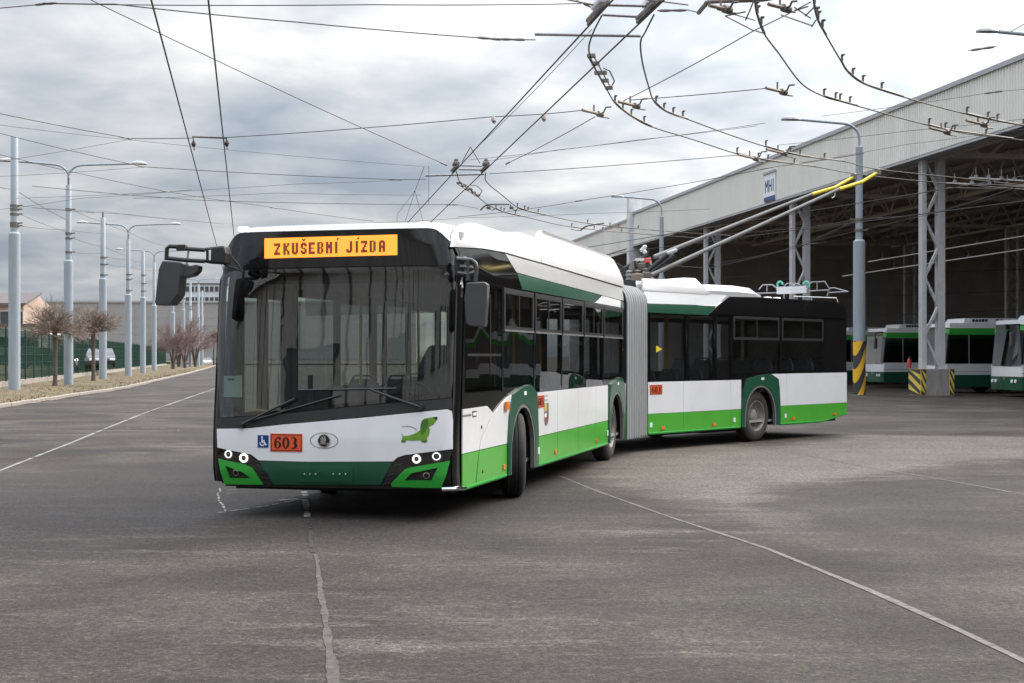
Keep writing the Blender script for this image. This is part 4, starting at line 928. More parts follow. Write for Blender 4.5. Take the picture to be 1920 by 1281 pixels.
# destination sign: lit board with dark letters
sg = front('destination_sign', Fp((497, 447.5), (745.5, 440), (745.5, 478.5), (497, 485)), 'sign_amber', 0.014, 0.008)
BM = {'Z': '11111 11111 00011 00110 00110 01100 01100 11111 11111', 'K': '11011 11011 11110 11100 11100 11110 11011 11011 11011', 'U': '11011 11011 11011 11011 11011 11011 11011 11111 01110',
      'S': '01110 11111 11011 11000 01110 00011 11011 11111 01110', 'E': '11111 11111 11000 11000 11110 11000 11000 11111 11111', 'B': '11110 11011 11011 11011 11110 11011 11011 11011 11110',
      'N': '11011 11011 11111 11111 11111 11011 11011 11011 11011', 'I': '01100 01100 01100 01100 01100 01100 01100 01100 01100', 'J': '00011 00011 00011 00011 00011 00011 11011 11111 01110',
      'D': '11110 11011 11011 11011 11011 11011 11011 11011 11110', 'A': '01110 11111 11011 11011 11111 11111 11011 11011 11011'}
ACC = {'v': [(1, 2.3), (2, 1.4), (3, 2.3), (1.5, 1.8), (2.5, 1.8)], "'": [(2.2, 1.4), (3.0, 2.2), (2.6, 1.8)]}
for ch, acc, u0 in (('Z', '', 515), ('K', '', 532.5), ('U', '', 548.5), ('S', 'v', 564.8), ('E', '', 580), ('B', '', 596), ('N', '', 612.3), ('I', "'", 627), ('J', '', 650), ('I', "'", 665.5), ('Z', '', 678), ('D', '', 694), ('A', '', 711.5)):
    cells = [(c, 8 - r) for r, row in enumerate(BM[ch].split()) for c, b in enumerate(row) if b == '1'] + ([(x, 9 + y - 1.0 + 0.6) for x, y in ACC[acc]] if acc else [])
    mbk = MB()
    for cx, cy in cells:
        u = u0 + cx * 2.36; vb = 478.8 - 0.030 * (u - 515) - cy * 2.45
        q = [FS(*F(a, b), 0.0175) for a, b in ((u, vb), (u + 2.3, vb), (u + 2.3, vb - 2.4), (u, vb - 2.4))]
        mbk.add(q, [(0, 1, 2, 3)])
    mbk.build('letter', 'sign_text', sg)
# fleet number plates
DIG = {'0': [(ell(.31, .5, .31, .5), [ell(.31, .5, .115, .43)])],
       '6': [(ell(.31, .31, .31, .31), [ell(.31, .31, .115, .25)]), ([(.0, .30), (.0, .5), (.05, .72), (.16, .9), (.33, 1.0), (.5, .99), (.6, .88), (.58, .76), (.5, .73), (.42, .78), (.42, .9), (.33, .93), (.25, .86), (.21, .7), (.2, .52)], [])],
       '3': [(ell(.26, .73, .31, .27, 16, 140, -88) + ell(.22, .745, .13, .21, 12, -80, 130), []), (ell(.26, .28, .35, .28, 16, 88, -140) + ell(.2, .27, .16, .22, 12, -130, 80), [])]}
def number_plate(put, parent_name, x0, x1, z0, z1, flip, off):
    pl = put(parent_name, [(x0, z0), (x1, z0), (x1, z1), (x0, z1)], 'orange_sign', off, 0.008)
    W_, H_ = x1 - x0, z1 - z0; t = H_ * 0.035
    i0, i1, j0, j1 = x0 + t * 1.3 * (1 if x1 > x0 else -1), x1 - t * 1.3 * (1 if x1 > x0 else -1), z0 + t * 1.3, z1 - t * 1.3; s2 = t * (1 if x1 > x0 else -1)
    put('plate_border', [(i0, j0), (i1, j0), (i1, j1), (i0, j1)], 'ink', off + 0.002, 0.003, [[(i0 + s2, j0 + t), (i1 - s2, j0 + t), (i1 - s2, j1 - t), (i0 + s2, j1 - t)]], pl)
    n = 0
    for k, ch in enumerate('603'):
        for o_, hs in DIG[ch]:
            n += 1; mp = lambda p: (x0 + W_ * (0.13 + 0.255 * k + 0.215 * p[0] / 0.62), z0 + H_ * (0.17 + 0.66 * p[1]))
            put('digit', [mp(p) for p in o_], 'ink', off + 0.0022 + 0.0007 * n, 0.003, [[mp(p) for p in h] for h in hs], pl)
a, b = F(509, 846), F(569, 813.5); number_plate(front, 'number_plate', a[0], b[0], a[1], b[1], True, 0.03)
# wheelchair sign
a, b = F(485.5, 838.5), F(505.5, 816); ws = front('wheelchair_sign', [(a[0], a[1]), (b[0], a[1]), (b[0], b[1]), (a[0], b[1])], 'blue_sign', 0.03, 0.006)
def wc(x, y): return (a[0] + (b[0] - a[0]) * x, a[1] + (b[1] - a[1]) * y)
front('pictogram', [wc(*p) for p in ell(.45, .36, .25, .25, 20, 160, 400)] + [wc(*p) for p in ell(.45, .36, .17, .17, 20, 400, 160)], 'white_print', 0.0325, 0.004, parent=ws)
front('pictogram', [wc(*p) for p in ((.37, .72), (.47, .72), (.48, .6), (.66, .6), (.66, .53), (.49, .53), (.5, .45), (.7, .45), (.8, .25), (.9, .28), (.87, .2), (.74, .17), (.64, .37), (.38, .38))], 'white_print', 0.0335, 0.004, parent=ws)
front('pictogram', [wc(*p) for p in ell(.42, .82, .075, .085, 12)], 'white_print', 0.0325, 0.004, parent=ws)
# maker's emblem: oval outline, dark disc, silver winged arrow
c = F(609.5, 826); em = front('emblem', ell(*c, 0.148, 0.078, 36), 'steel', 0.0265, 0.004, [ell(*c, 0.141, 0.072, 36)])
front('emblem_disc', ell(*c, 0.064, 0.064, 28), 'black_gloss', 0.03, 0.008, parent=em)
front('emblem_rim', ell(*c, 0.064, 0.064, 28), 'chrome', 0.033, 0.004, [ell(*c, 0.058, 0.058, 28)], em)
def ec(x, y): return (c[0] - x * 0.064, c[1] + y * 0.064)
front('emblem_wing', [ec(*p) for p in ((-.75, -.42), (-.75, -.55), (.55, -.55), (.55, -.7), (.85, -.48), (.55, -.28), (.55, -.42), (.2, -.42), (.38, .1), (.2, .6), (-.1, .78), (.1, .4), (.05, .2), (-.3, .66), (-.42, .5), (-.15, .1), (-.55, .4), (-.6, .2), (-.25, -.12), (-.62, .02), (-.6, -.15), (-.3, -.42))], 'chrome', 0.0335, 0.003, parent=em)
# green dachshund emblem
def dg(x, y): return F(720 + x / 7.5375, 760 + y / 7.5375)
dgp = front('dog_emblem', [dg(*p) for p in ((250, 515), (262, 480), (275, 440), (250, 385), (290, 435), (370, 425), (450, 395), (520, 350), (522, 290), (540, 220), (580, 185), (640, 175), (700, 165), (755, 160), (758, 190), (735, 225), (700, 275), (640, 305), (655, 350), (640, 420), (610, 470), (622, 505), (605, 522), (540, 522), (530, 488), (420, 498), (325, 490), (318, 515), (300, 524))], 'dog_green', 0.0265, 0.003)
front('dog_ear', [dg(*p) for p in ((560, 200), (630, 190), (632, 260), (610, 340), (575, 390), (540, 420), (525, 360), (530, 270))], 'dog_dark', 0.028, 0.003, parent=dgp)
front('dog_nose', [dg(*p) for p in ((700, 168), (756, 160), (755, 190), (735, 208))], 'ink', 0.028, 0.003, parent=dgp)
front('dog_line', [dg(*p) for p in ((260, 300), (330, 287), (400, 297), (450, 320), (480, 350), (472, 352), (440, 325), (395, 303), (330, 293), (262, 304))], 'steel', 0.028, 0.003, parent=dgp)
for sgn in ((262, 480), (560, 500)): front('dog_paw', [dg(*p) for p in ((sgn[0] - 10, 518), (sgn[0] + 5, 495), (sgn[0] + 45, 492), (sgn[0] + 48, 522))], 'dog_dark', 0.028, 0.003, parent=dgp)
# wipers
def wiper(piv, mid, b0, b1):
    f_ = lambda p, o: FS(*F(*p), o)
    w = MB().tube([f_(piv, 0.05), f_(((piv[0] + mid[0]) / 2, (piv[1] + mid[1]) / 2), 0.07), f_(mid, 0.05)], 0.013, 6).lathe([(0, 0.0), (0, 0.035), (0.05, 0.03), (0.05, 0)], f_(piv, 0.01), (-1, 0, 0), 10).build('wiper', 'black_plastic', bus)
    n = 10; MB().tube([f_((b0[0] + (b1[0] - b0[0]) * i / n, b0[1] + (b1[1] - b0[1]) * i / n), 0.028) for i in range(n + 1)], 0.010, 5).build('wiper_blade', 'black_plastic', w)
wiper((455, 797), (556, 748), (470, 790), (640, 741)); wiper((790, 763), (699, 730.5), (563, 731.5), (745, 728.5))
for u, v in ((455, 433.5), (793, 420.5)):
    p = FS(*F(u, 440), 0.0); p.z = 2.885; MB().obox(p + Vector((0.02, 0, 0)), (0.03, 0, 0), (0, 0.055, 0), (0, 0, 0.022)).build('marker_lamp', 'marker_white', bus, bevel=0.015)
# paper in the windscreen
pp = front('paper_notice', Fp((417, 705), (452.5, 704.5), (453, 745), (417, 744.5)), 'paper', -0.012, 0.002)
front('paper_print', Fp((425, 710), (438, 710), (438, 714), (425, 714)), 'grey_frame', -0.0105, 0.001, parent=pp)
front('fare_reader', Fp((418, 745.5), (452, 746), (452, 765), (418, 764)), 'interior_dark', -0.014, 0.05)

# ---------------- roof of the front section
def roofz(x): return lin(x, [(0, 2.85), (0.10, 2.895), (0.30, 2.925), (0.6, 2.935), (3.05, 2.93), (3.22, 3.06), (3.5, 3.10), (7.2, 3.08), (8.0, 3.02), (8.5, 2.93), (8.95, 2.8), (9.1, 2.72)])
def build_roof_a():
    ys = [0.075, 0.10, 0.13, 0.16, 0.21, 0.25, 0.30, 0.6, 0.9, WB / 2]; ys = ys + [WB - y for y in ys[:-1][::-1]]
    xs = [0, 0.04, 0.10, 0.2, 0.3, 0.45, 0.7, 1.2, 2.0, 2.8, 3.05, 3.1, 3.16, 3.22, 3.5, 4.2, 5.5, 6.6, 7.2, 7.6, 8.0, 8.25, 8.5, 8.75, 8.95, 9.05, 9.1]
    rows = []
    for x in xs:
        r = []
        for y in ys:
            xf = FS(y, topz(y)).x; xx = xf + x * (9.38 - xf) / 9.1
            r.append(Vector((xx, y, max(2.69, 2.70 + (roofz(x) - 2.70) * g_lat(y)) + 0.02 * (1 - ((y - WB / 2) / 1.3) ** 2) * min(1, x * 2))))
        rows.append(r)
    MB().loft(rows, close=False, cap=False).build('roof', 'roof_white_dimmed', bus, smooth=True)
build_roof_a()
fa = sideA('roof_fairing', SAp((847, 463), (849, 441), (856, 428), (866, 421), (878, 418), (892, 420.5), (944, 437), (1004, 460), (1010, 467), (1010, 492.5), (960, 478.5), (943, 473.5), (900, 466)), 'roof_white_dimmed', 0.03, 0.05)
sideA('vent_inlay', SAp((854.5, 434.5), (864, 436), (863, 444), (859, 450.5), (856.5, 449)), 'black_panel', 0.034, 0.01, parent=fa)
sideA('roof_fairing', SAp((1011, 492.5), (1011, 467), (1007, 450), (1008, 436), (1013, 432), (1060, 449), (1100, 464), (1138, 479.5), (1148, 488), (1158, 507), (1167, 538.5)), 'roof_white_dimmed', 0.03, 0.05)
sideA('cant_glass', SAp((850, 463.5), (900, 467.5), (942, 474.5), (966, 512), (977.5, 541.5)) + [(2.6, 2.365), (0.56, 2.365)], 'black_gloss', 0.012)
sideA('cant_panel', SAp((944, 475), (960, 480), (1010, 494), (1167, 540.5), (1168, 564), (1127, 553.5), (967, 511)), 'roof_white_dimmed', 0.012)
sideA('cant_stripe', SAp((967.5, 512.5), (1126, 554.5), (1112, 567)) + [(6.9, 2.365), (2.72, 2.365)], 'dark_green', 0.012)
sideA('cant_panel', SAp((1128, 555), (1162, 564), (1162, 580)) + [(8.95, 2.365), (6.95, 2.365)], 'white_paint', 0.012)
sideA('cant_stripe', SAp((1163, 564.5), (1168.5, 566), (1168.5, 581)) + [(9.0, 2.365)], 'dark_green', 0.012)

# ---------------- near side of the front section
def arch_outer(cx, s=1.0): return [(cx - 0.667, 0.295), (cx - 0.655, 0.7), (cx - 0.60, 0.95), (cx - 0.465, 1.175), (cx - 0.1, 1.235), (cx + 0.31, 1.27), (cx + 0.42, 1.255), (cx + 0.66, 1.165), (cx + 0.70, 1.0), (cx + 0.73, 0.7), (cx + 0.735, 0.298)]
def arch_inner(cx, k=0.0): return [(cx - 0.56 + k, 0.29), (cx - 0.555 + k, 0.5)] + [(cx + 0.01 + (0.565 - k) * math.cos(R(t)), 0.50 + (0.56 - k) * math.sin(R(t))) for t in range(165, 14, -15)] + [(cx + 0.575 - k, 0.5), (cx + 0.58 - k, 0.29)]
WIN_A = [(0.52, 1.83, 1.27, 2.31), (1.93, 3.25, 1.29, 2.31), (3.35, 4.73, 1.21, 2.31), (4.83, 6.08, 1.21, 2.31), (6.19, 7.49, 1.21, 2.31), (7.60, 9.12, 1.29, 2.31)]
def rect(x0, x1, z0, z1): return [(x0, z0), (x1, z0), (x1, z1), (x0, z1)]
def wall_outline(x0, x1, arches, zb=0.30, zt=2.372):
    o = [(x0, zb)]
    for cx in arches: o += [(p[0], max(p[1], zb)) for p in arch_inner(cx)]
    return o + [(x1, zb), (x1, zt), (x0, zt)]
sideA('side_wall', [(0.335, 0.30)] + [p for cx in (2.70, 8.54) for p in [(q[0], max(q[1], 0.30)) for q in arch_inner(cx)]] + [(9.37, 0.30), (9.37, 2.372), (0.50, 2.372), (0.40, 1.3)], 'black_panel', 0.0, 0.04, [rect(*w) for w in WIN_A])
for i, (x0, x1, z0, z1) in enumerate(WIN_A):
    g = sideA('window', rect(x0 - 0.035, x1 + 0.035, z0 - 0.035, z1 + 0.035), 'side_glass', 0.006, 0)
    if i:
        sideA('sash_frame', rect(x0 - 0.01, x1 + 0.01, 1.875, 2.345), 'grey_frame', 0.016, 0.012, [rect(x0 + 0.05, x1 - 0.05, 1.93, 2.285)], g)
        sideA('sash_rail', rect(x0, x1, 1.872, 1.892), 'alu', 0.024, 0.01, parent=g)
        if i in (1, 2, 4): sideA('sash_bar', rect((x0 + x1) / 2 - 0.012, (x0 + x1) / 2 + 0.012, 1.93, 2.285), 'grey_frame', 0.015, 0.01, parent=g)
    else:
        sideA('sash_frame', rect(x0 + 0.02, x1 - 0.02, 1.60, 1.625), 'grey_frame', 0.012, 0.008, parent=g); sideA('sash_bar', rect(1.38, 1.40, 1.40, 2.25), 'grey_frame', 0.012, 0.008, parent=g)
for x in (1.88, 3.30, 4.78, 6.135, 7.545): sideA('window_post', rect(x - 0.028, x + 0.028, 1.22, 2.34), 'black_panel', 0.011, 0.008)
flap = [(0.812, 0.31), (0.97, 0.70), (1.0, 0.74), (1.22, 0.865), (1.47, 1.0)]
sideA('flap_panel', [(0.345, 0.645), (0.93, 0.645), (0.955, 0.70), (1.0, 0.76), (1.46, 1.003), (1.235, 1.082), (0.36, 1.078)], 'white_paint', 0.016)
sideA('flap_skirt', [(0.345, 0.315), (0.80, 0.315), (0.865, 0.5), (0.925, 0.637), (0.345, 0.637)], 'lime_paint', 0.016)
sideA('side_panel', [(0.955, 0.645), (2.04, 0.645), (2.10, 0.95), (2.235, 1.175), (2.05, 1.15), (1.75, 1.075), (1.495, 0.995), (1.03, 0.755), (0.985, 0.71)], 'white_paint', 0.016)
sideA('skirt_panel', [(0.835, 0.315), (2.035, 0.315), (2.04, 0.637), (0.95, 0.637), (0.895, 0.5)], 'lime_paint', 0.016)
for x0, x1 in ((3.44, 4.495), (4.505, 5.745), (5.755, 6.945), (6.955, 7.87)):
    sideA('side_panel', rect(x0, x1, 0.645, 1.168), 'white_paint', 0.016); sideA('skirt_panel', rect(x0, x1, 0.315, 0.637), 'lime_paint', 0.016)
sideA('side_panel', rect(9.28, 9.37, 0.645, 1.168), 'white_paint', 0.016); sideA('skirt_panel', rect(9.28, 9.37, 0.315, 0.637), 'lime_paint', 0.016)
def arch_set(put, cx):
    tr = put('wheel_arch', arch_outer(cx) + arch_inner(cx, 0.0)[::-1], 'dark_green', 0.035, 0.05)
    put('arch_lip', arch_inner(cx, -0.005) + arch_inner(cx, 0.04)[::-1], 'lip_grey', 0.030, 0.05, parent=tr)
    put('reflector', rect(cx + 0.02, cx + 0.12, 1.155, 1.20), 'white_print', 0.039, 0.01, parent=tr)
arch_set(sideA, 2.70); arch_set(sideA, 8.54)
def edge_tube(x0, x1, M=None, z=0.30, m='lime_trim'): MB(M).tube([(x0, 0.002, z), ((x0 + x1) / 2, 0.002, z), (x1, 0.002, z)], 0.026, 8).build('skirt_edge', m, bus, smooth=True)
edge_tube(0.47, 2.02); edge_tube(3.45, 7.87); edge_tube(9.28, 9.36)
MB().tube([FS(0.12, 0.32, 0.01), FS(0.03, 0.32, 0.012), FS(0.005, 0.32, 0.012), (0.40, 0.0, 0.30), (0.46, 0.0, 0.30)], 0.024, 8).build('corner_strip', 'chrome', bus, smooth=True)
def marker(put, p, w=0.05, h=0.028, off=0.028): put('side_marker', rect(p[0] - w, p[0] + w, p[1] - h, p[1] + h), 'amber_lens', off, 0.02)
marker(sideA, SA(945.5, 761), 0.07, 0.045, 0.045)
for q in ((942, 875.5), (1039, 847), (1116, 826)): marker(sideA, SA(*q))
for q in ((1211, 799),): pass
for q in ((1004.5, 845), (1135, 812)): sideA('reflector', rect(SA(*q)[0] - 0.03, SA(*q)[0] + 0.03, SA(*q)[1] - 0.04, SA(*q)[1] + 0.04), 'white_print', 0.04, 0.012)
a, b = SA(1002.8, 765.5), SA(1016, 741); number_plate(sideA, 'number_plate', a[0] + 0.03, b[0] + 0.03, a[1], b[1], False, 0.022)
# coat of arms and the two lines of small print
ca = sideA('coat_of_arms', SAp((1017.5, 756.5), (1026, 755.5), (1026, 785), (1024, 795), (1021.5, 799), (1019, 796), (1017.5, 787)), 'steel', 0.019, 0.004)
sideA('shield_field', SAp((1018, 758), (1022, 757.5), (1022, 770), (1018, 772)), 'yellow_rail', 0.021, 0.004, parent=ca); sideA('shield_field', SAp((1022.3, 779), (1025.6, 778), (1025, 788), (1022.3, 796)), 'red_box', 0.021, 0.004, parent=ca)
sideA('shield_field', SAp((1018, 776), (1022, 775), (1022, 782), (1018, 783)), 'white_print', 0.021, 0.004, parent=ca)
for v in (741, 748.5): sideA('small_print', SAp((1018, v), (1024.5, v - 0.6), (1024.5, v + 3.2), (1018, v + 3.8)), 'fascia_cap', 0.019, 0.003)
sideA('small_print', SAp((864, 778.5), (880.5, 776), (880.5, 779.5), (864, 782)), 'steel', 0.019, 0.003)
lb = sideA('print_box', SAp((882.5, 771.5), (890.5, 770.5), (890.5, 781), (883, 782.5)), 'ink', 0.019, 0.003); sideA('print_box_field', SAp((883.5, 774.2), (889.8, 773.2), (889.8, 778.8), (883.8, 779.6)), 'white_print', 0.021, 0.003, parent=lb)
for q in ((902, 884), (900, 801)): sideA('lock', ell(*SA(*q), 0.02, 0.02, 10), 'ink', 0.02, 0.005)

# ---------------- wheels
def wheel(c, ang, M=None, face=-1, steer=None):
    Mx = (M or Matrix()) @ Matrix.Translation(c) @ Matrix.Rotation(ang, 4, 'Z'); r, w = 0.478, 0.275
    t = MB(Mx).lathe([(0.03, 0.27), (0.01, 0.30), (0.0, 0.36), (0.012, 0.42), (0.035, 0.46), (0.05, 0.472), (0.07, r)] + [q for k in range(4) for q in ((0.085 + k * 0.04, r), (0.088 + k * 0.04, r - 0.012), (0.097 + k * 0.04, r - 0.012), (0.100 + k * 0.04, r))] + [(0.22, r), (0.24, 0.465), (0.265, 0.42), (0.275, 0.36), (0.25, 0.28)], (0, 0, 0), (0, 1, 0), 48).build('wheel', 'tyre_wall' if steer is None else 'rubber', bus, smooth=True)
    MB(Mx).lathe([(0.035, 0.295), (0.012, 0.29), (0.012, 0.275), (0.045, 0.262), (0.11, 0.235), (0.125, 0.19), (0.115, 0.13), (0.075, 0.115), (0.06, 0.09), (0.055, 0.0)], (0, 0, 0), (0, 1, 0), 40).build('rim', 'rim', t, smooth=True)
    h = MB(Mx)
    for k in range(10): a_ = 2 * math.pi * k / 10; h.lathe([(0.108, 0.016), (0.085, 0.016), (0.085, 0.0)], (0.158 * math.cos(a_), 0, 0.158 * math.sin(a_)), (0, 1, 0), 6)
    h.build('wheel_nuts', 'steel', t)['kind'] = 'stuff'
    v = MB(Mx)
    for k in range(8): a_ = 2 * math.pi * (k + 0.5) / 8; v.lathe([(0.1205, 0.028), (0.1195, 0.0)], (0.21 * math.cos(a_), 0, 0.21 * math.sin(a_)), (0, 1, 0), 8)
    v.build('rim_holes', 'arch_black', t)['kind'] = 'stuff'
    return t
STEER = R(-19)
wheel((2.76, -0.03, 0.478), R(17), steer=1)
wheel((2.70, WB - 0.36, 0.478), R(18), steer=1)
wheel((8.54, 0.05, 0.478), 0); wheel((0, 0.04, 0.478), 0, TB)
for c, M_ in (((8.54, WB - 0.05, 0.478), None), ((0, WB - 0.05, 0.478), TB)): wheel(c, math.pi, M_)
for cx, M_ in ((2.7, None), (8.54, None), (0.0, TB)):
    hmb = MB(M_); pts = [(q[0], q[1]) for q in arch_inner(cx, -0.02)]
    hmb.loft([[Vector((x, 0.02, z)) for x, z in pts], [Vector((x, 0.75, z)) for x, z in pts]], close=False, cap=False); hmb.add([(x, 0.75, z) for x, z in pts], [tuple(range(len(pts)))])
    hmb.build('wheel_housing', 'arch_black', bus)
MB().box((0.45, 0.12, 0.24), (2.05, WB - 0.1, 0.35)).box((2.05, 0.76, 0.16), (3.5, 1.79, 0.40)).box((7.8, 0.76, 0.16), (9.3, 1.79, 0.40)).box((2.06, 0.5, 0.30), (3.49, 0.76, 1.0)).box((3.5, 0.12, 0.22), (7.8, WB - 0.12, 0.35)).build('underbody', 'arch_black', bus)
MB(TB).box((-3.6, 0.12, 0.24), (-0.75, WB - 0.1, 0.35)).box((-0.75, 0.76, 0.16), (0.8, 1.79, 0.40)).box((0.8, 0.12, 0.28), (3.2, WB - 0.1, 0.5)).build('underbody', 'arch_black', bus)

# ---------------- far side, interior of the front section
RW = [(0.62, 1.16, 0.42, 2.22), (1.22, 1.78, 0.42, 2.22), (2.05, 3.35, 1.21, 2.28), (3.5, 4.6, 0.42, 2.25), (4.8, 6.05, 1.21, 2.28), (6.2, 7.4, 0.42, 2.25), (7.6, 9.1, 1.21, 2.28)]
patch('far_side_wall', SR, [(0.335, 0.30), (9.37, 0.30), (9.37, 2.72), (0.53, 2.72), (0.335, 1.2)], 'black_panel', bus, 0.0, 0.04, [rect(*w) for w in RW], SC)
for w in RW: patch('far_window', SR, rect(w[0] - 0.02, w[1] + 0.02, w[2] - 0.02, w[3] + 0.02), 'door_glass', bus, 0.003, 0)
RWB = [(-3.2, -1.9, 1.21, 2.28), (-1.7, -0.5, 0.42, 2.25), (-0.3, 1.2, 1.3, 2.28), (1.4, 3.0, 1.3, 2.28)]
patch('far_side_wall', SR, [(-3.62, 0.30), (3.44, 0.40), (3.44, 2.66), (-3.62, 2.66)], 'black_panel', bus, 0.0, 0.04, [rect(*w) for w in RWB], SCB, TB)
for w in RWB: patch('far_window', SR, rect(w[0] - 0.02, w[1] + 0.02, w[2] - 0.02, w[3] + 0.02), 'door_glass', bus, 0.003, 0, (), (None, None), TB)
def inside(M_, x0, x1):
    MB(M_).box((x0, 0.06, 0.36), (x1, WB - 0.06, 0.40)).build('floor', 'interior_grey', bus)
    MB(M_).box((x0, 0.10, 2.36), (x1, WB - 0.10, 2.40)).build('ceiling', 'interior_light', bus)
inside(None, 0.45, 9.3); inside(TB, -3.6, 3.3)
sm = MB().box((0.0, 0.0, 0.42), (0.44, 0.44, 0.50)); sm.loft([[Vector(p) for p in ((0.36, 0.01, 0.5), (0.44, 0.01, 0.5), (0.44, 0.43, 0.5), (0.36, 0.43, 0.5))], [Vector(p) for p in ((0.44, 0.02, 0.9), (0.51, 0.02, 0.9), (0.51, 0.42, 0.9), (0.44, 0.42, 0.9))], [Vector(p) for p in ((0.46, 0.08, 1.02), (0.51, 0.08, 1.02), (0.51, 0.36, 1.02), (0.46, 0.36, 1.02))]]); sm.tube([(0.5, 0.05, 0.98), (0.5, 0.1, 1.06), (0.5, 0.34, 1.06), (0.5, 0.39, 0.98)], 0.014, 6)
sm.box((0.15, 0.15, 0.1), (0.25, 0.25, 0.42)); seat_me = sm.mesh('passenger_seat'); seat_me.materials.append(MATS['seat_cloth'])
def seat(M_, x, y, z=0.3):
    o = bpy.data.objects.new('passenger_seat', seat_me); C.objects.link(o); o.parent = bus; o.matrix_local = (M_ or Matrix()) @ Matrix.Translation((x, y, z))
for x in (3.3, 4.1, 4.9, 5.7, 6.5, 8.0): seat(None, x, 0.1); seat(None, x, 0.58)
for x in (3.0, 4.9, 5.6, 8.0): seat(None, x, WB - 1.04); seat(None, x, WB - 0.56)
for x in (-3.0, -2.2, 0.2, 1.0, 1.8, 2.5): seat(TB, x, 0.1, 0.5 if x > 0 else 0.3); seat(TB, x, 0.58, 0.5 if x > 0 else 0.3)
for x in (0.2, 1.0, 1.8, 2.5): seat(TB, x, WB - 1.04, 0.5); seat(TB, x, WB - 0.56, 0.5)
for M_, lst in ((None, ((3.2, 0.95), (4.7, 1.0), (6.2, 1.0), (2.2, 1.75), (3.4, 1.9), (4.7, 1.9), (6.1, 1.9), (7.5, 1.8), (7.6, 0.95))), (TB, ((-3.0, 1.0), (-1.8, 1.8), (-0.4, 1.8), (-1.7, 0.95), (1.4, 1.2)))):
    for x, y in lst: MB(M_).tube([(x, y, 0.4), (x, y, 2.36)], 0.018, 8).build('grab_pole', 'yellow_rail', bus, smooth=True)
# dashboard, steering wheel, driver's seat and cab wall
d = MB(); d.loft([[Vector(p) for p in ((0.42, 0.12, 0.4), (0.95, 0.12, 0.4), (0.95, 1.75, 0.4), (0.42, 1.75, 0.4))], [Vector(p) for p in ((0.30, 0.12, 0.98), (0.95, 0.12, 1.0), (0.95, 1.75, 0.92), (0.30, 1.75, 0.92))], [Vector(p) for p in ((0.45, 0.2, 1.06), (0.85, 0.2, 1.10), (0.85, 1.3, 1.08), (0.45, 1.3, 1.02))]])
dash = d.build('dashboard', 'interior_dark', bus, bevel=0.03)
MB().tube([Vector((0.95 + 0.16 * math.cos(t), 0.72 + 0.23 * math.sin(t), 1.20 + 0.16 * math.cos(t) * -0.9)) for t in [2 * math.pi * i / 24 for i in range(25)]], 0.016, 6).tube([(0.78, 0.72, 1.0), (0.95, 0.72, 1.2)], 0.03, 6).beam((0.95, 0.5, 1.2), (0.95, 0.94, 1.2), 0.05, 0.02).build('steering_wheel', 'interior_dark', dash, smooth=True)
MB().box((1.25, 0.46, 0.75), (1.75, 0.98, 0.88)).loft([[Vector(p) for p in ((1.65, 0.46, 0.85), (1.80, 0.46, 0.85), (1.80, 0.98, 0.85), (1.65, 0.98, 0.85))], [Vector(p) for p in ((1.82, 0.5, 1.5), (1.94, 0.5, 1.5), (1.94, 0.94, 1.5), (1.82, 0.94, 1.5))], [Vector(p) for p in ((1.86, 0.6, 1.72), (1.95, 0.6, 1.72), (1.95, 0.84, 1.72), (1.86, 0.84, 1.72))]]).build('driver_seat', 'seat_cloth', bus, bevel=0.04)
MB().box((0.5, 1.80, 0.4), (0.54, 1.84, 2.36)).box((1.95, 1.36, 0.4), (2.0, 1.40, 2.36)).box((0.98, 1.84, 0.4), (1.02, 1.88, 1.4)).build('cab_frame', 'interior_dark', bus)
MB().box((1.96, 0.2, 0.4), (1.99, 1.36, 1.25)).build('cab_wall', 'interior_grey', bus)
MB().box((0.6, 1.42, 0.4), (1.9, 1.45, 1.3)).build('cab_door', 'interior_grey', bus)
MB().tube([(0.6, 2.42, 1.0), (0.62, 2.30, 1.03), (0.63, 2.15, 1.02), (0.64, 2.08, 0.94), (0.64, 2.06, 0.4)], 0.022, 8).build('grab_rail', 'yellow_rail', bus, smooth=True)
MB().box((2.0, 0.12, 1.2), (2.03, 0.5, 2.3)).build('cab_curtain', 'curtain', bus)
MB().add([FS(*F(563, 512), -0.10), FS(*F(828, 506), -0.10), FS(*F(826, 586), -0.10), FS(*F(566, 592), -0.10)], [(0, 1, 2, 3)]).build('sun_blind', 'blind_film', bus)
MB().box((0.42, 0.3, 2.36), (0.9, 2.3, 2.47)).build('header_box', 'interior_dark', bus)
im = FS(*F(444, 520), -0.15); MB().obox(im + Vector((0.0, 0, -0.07)), (0.05, 0, 0), (0, 0.09, 0.03), (0, -0.03, 0.09)).tube([im + Vector((0, 0, 0.1)), im + Vector((0, 0.0, -0.02))], 0.012, 6).build('inner_mirror', 'interior_dark', bus, bevel=0.02)
MB().lathe([(0, 0), (0.0, 0.05), (0.03, 0.045), (0.055, 0.02), (0.06, 0)], (0.75, 1.88, 2.36), (0, 0, -1), 14).build('dome_camera', 'white_print', bus, smooth=True)
for y in (2.49,):
    for x in (0.60, 1.19, 1.80): MB().box((x - 0.03, y - 0.05, 0.4), (x + 0.03, y + 0.01, 2.3)).build('door_frame', 'interior_dark', bus)

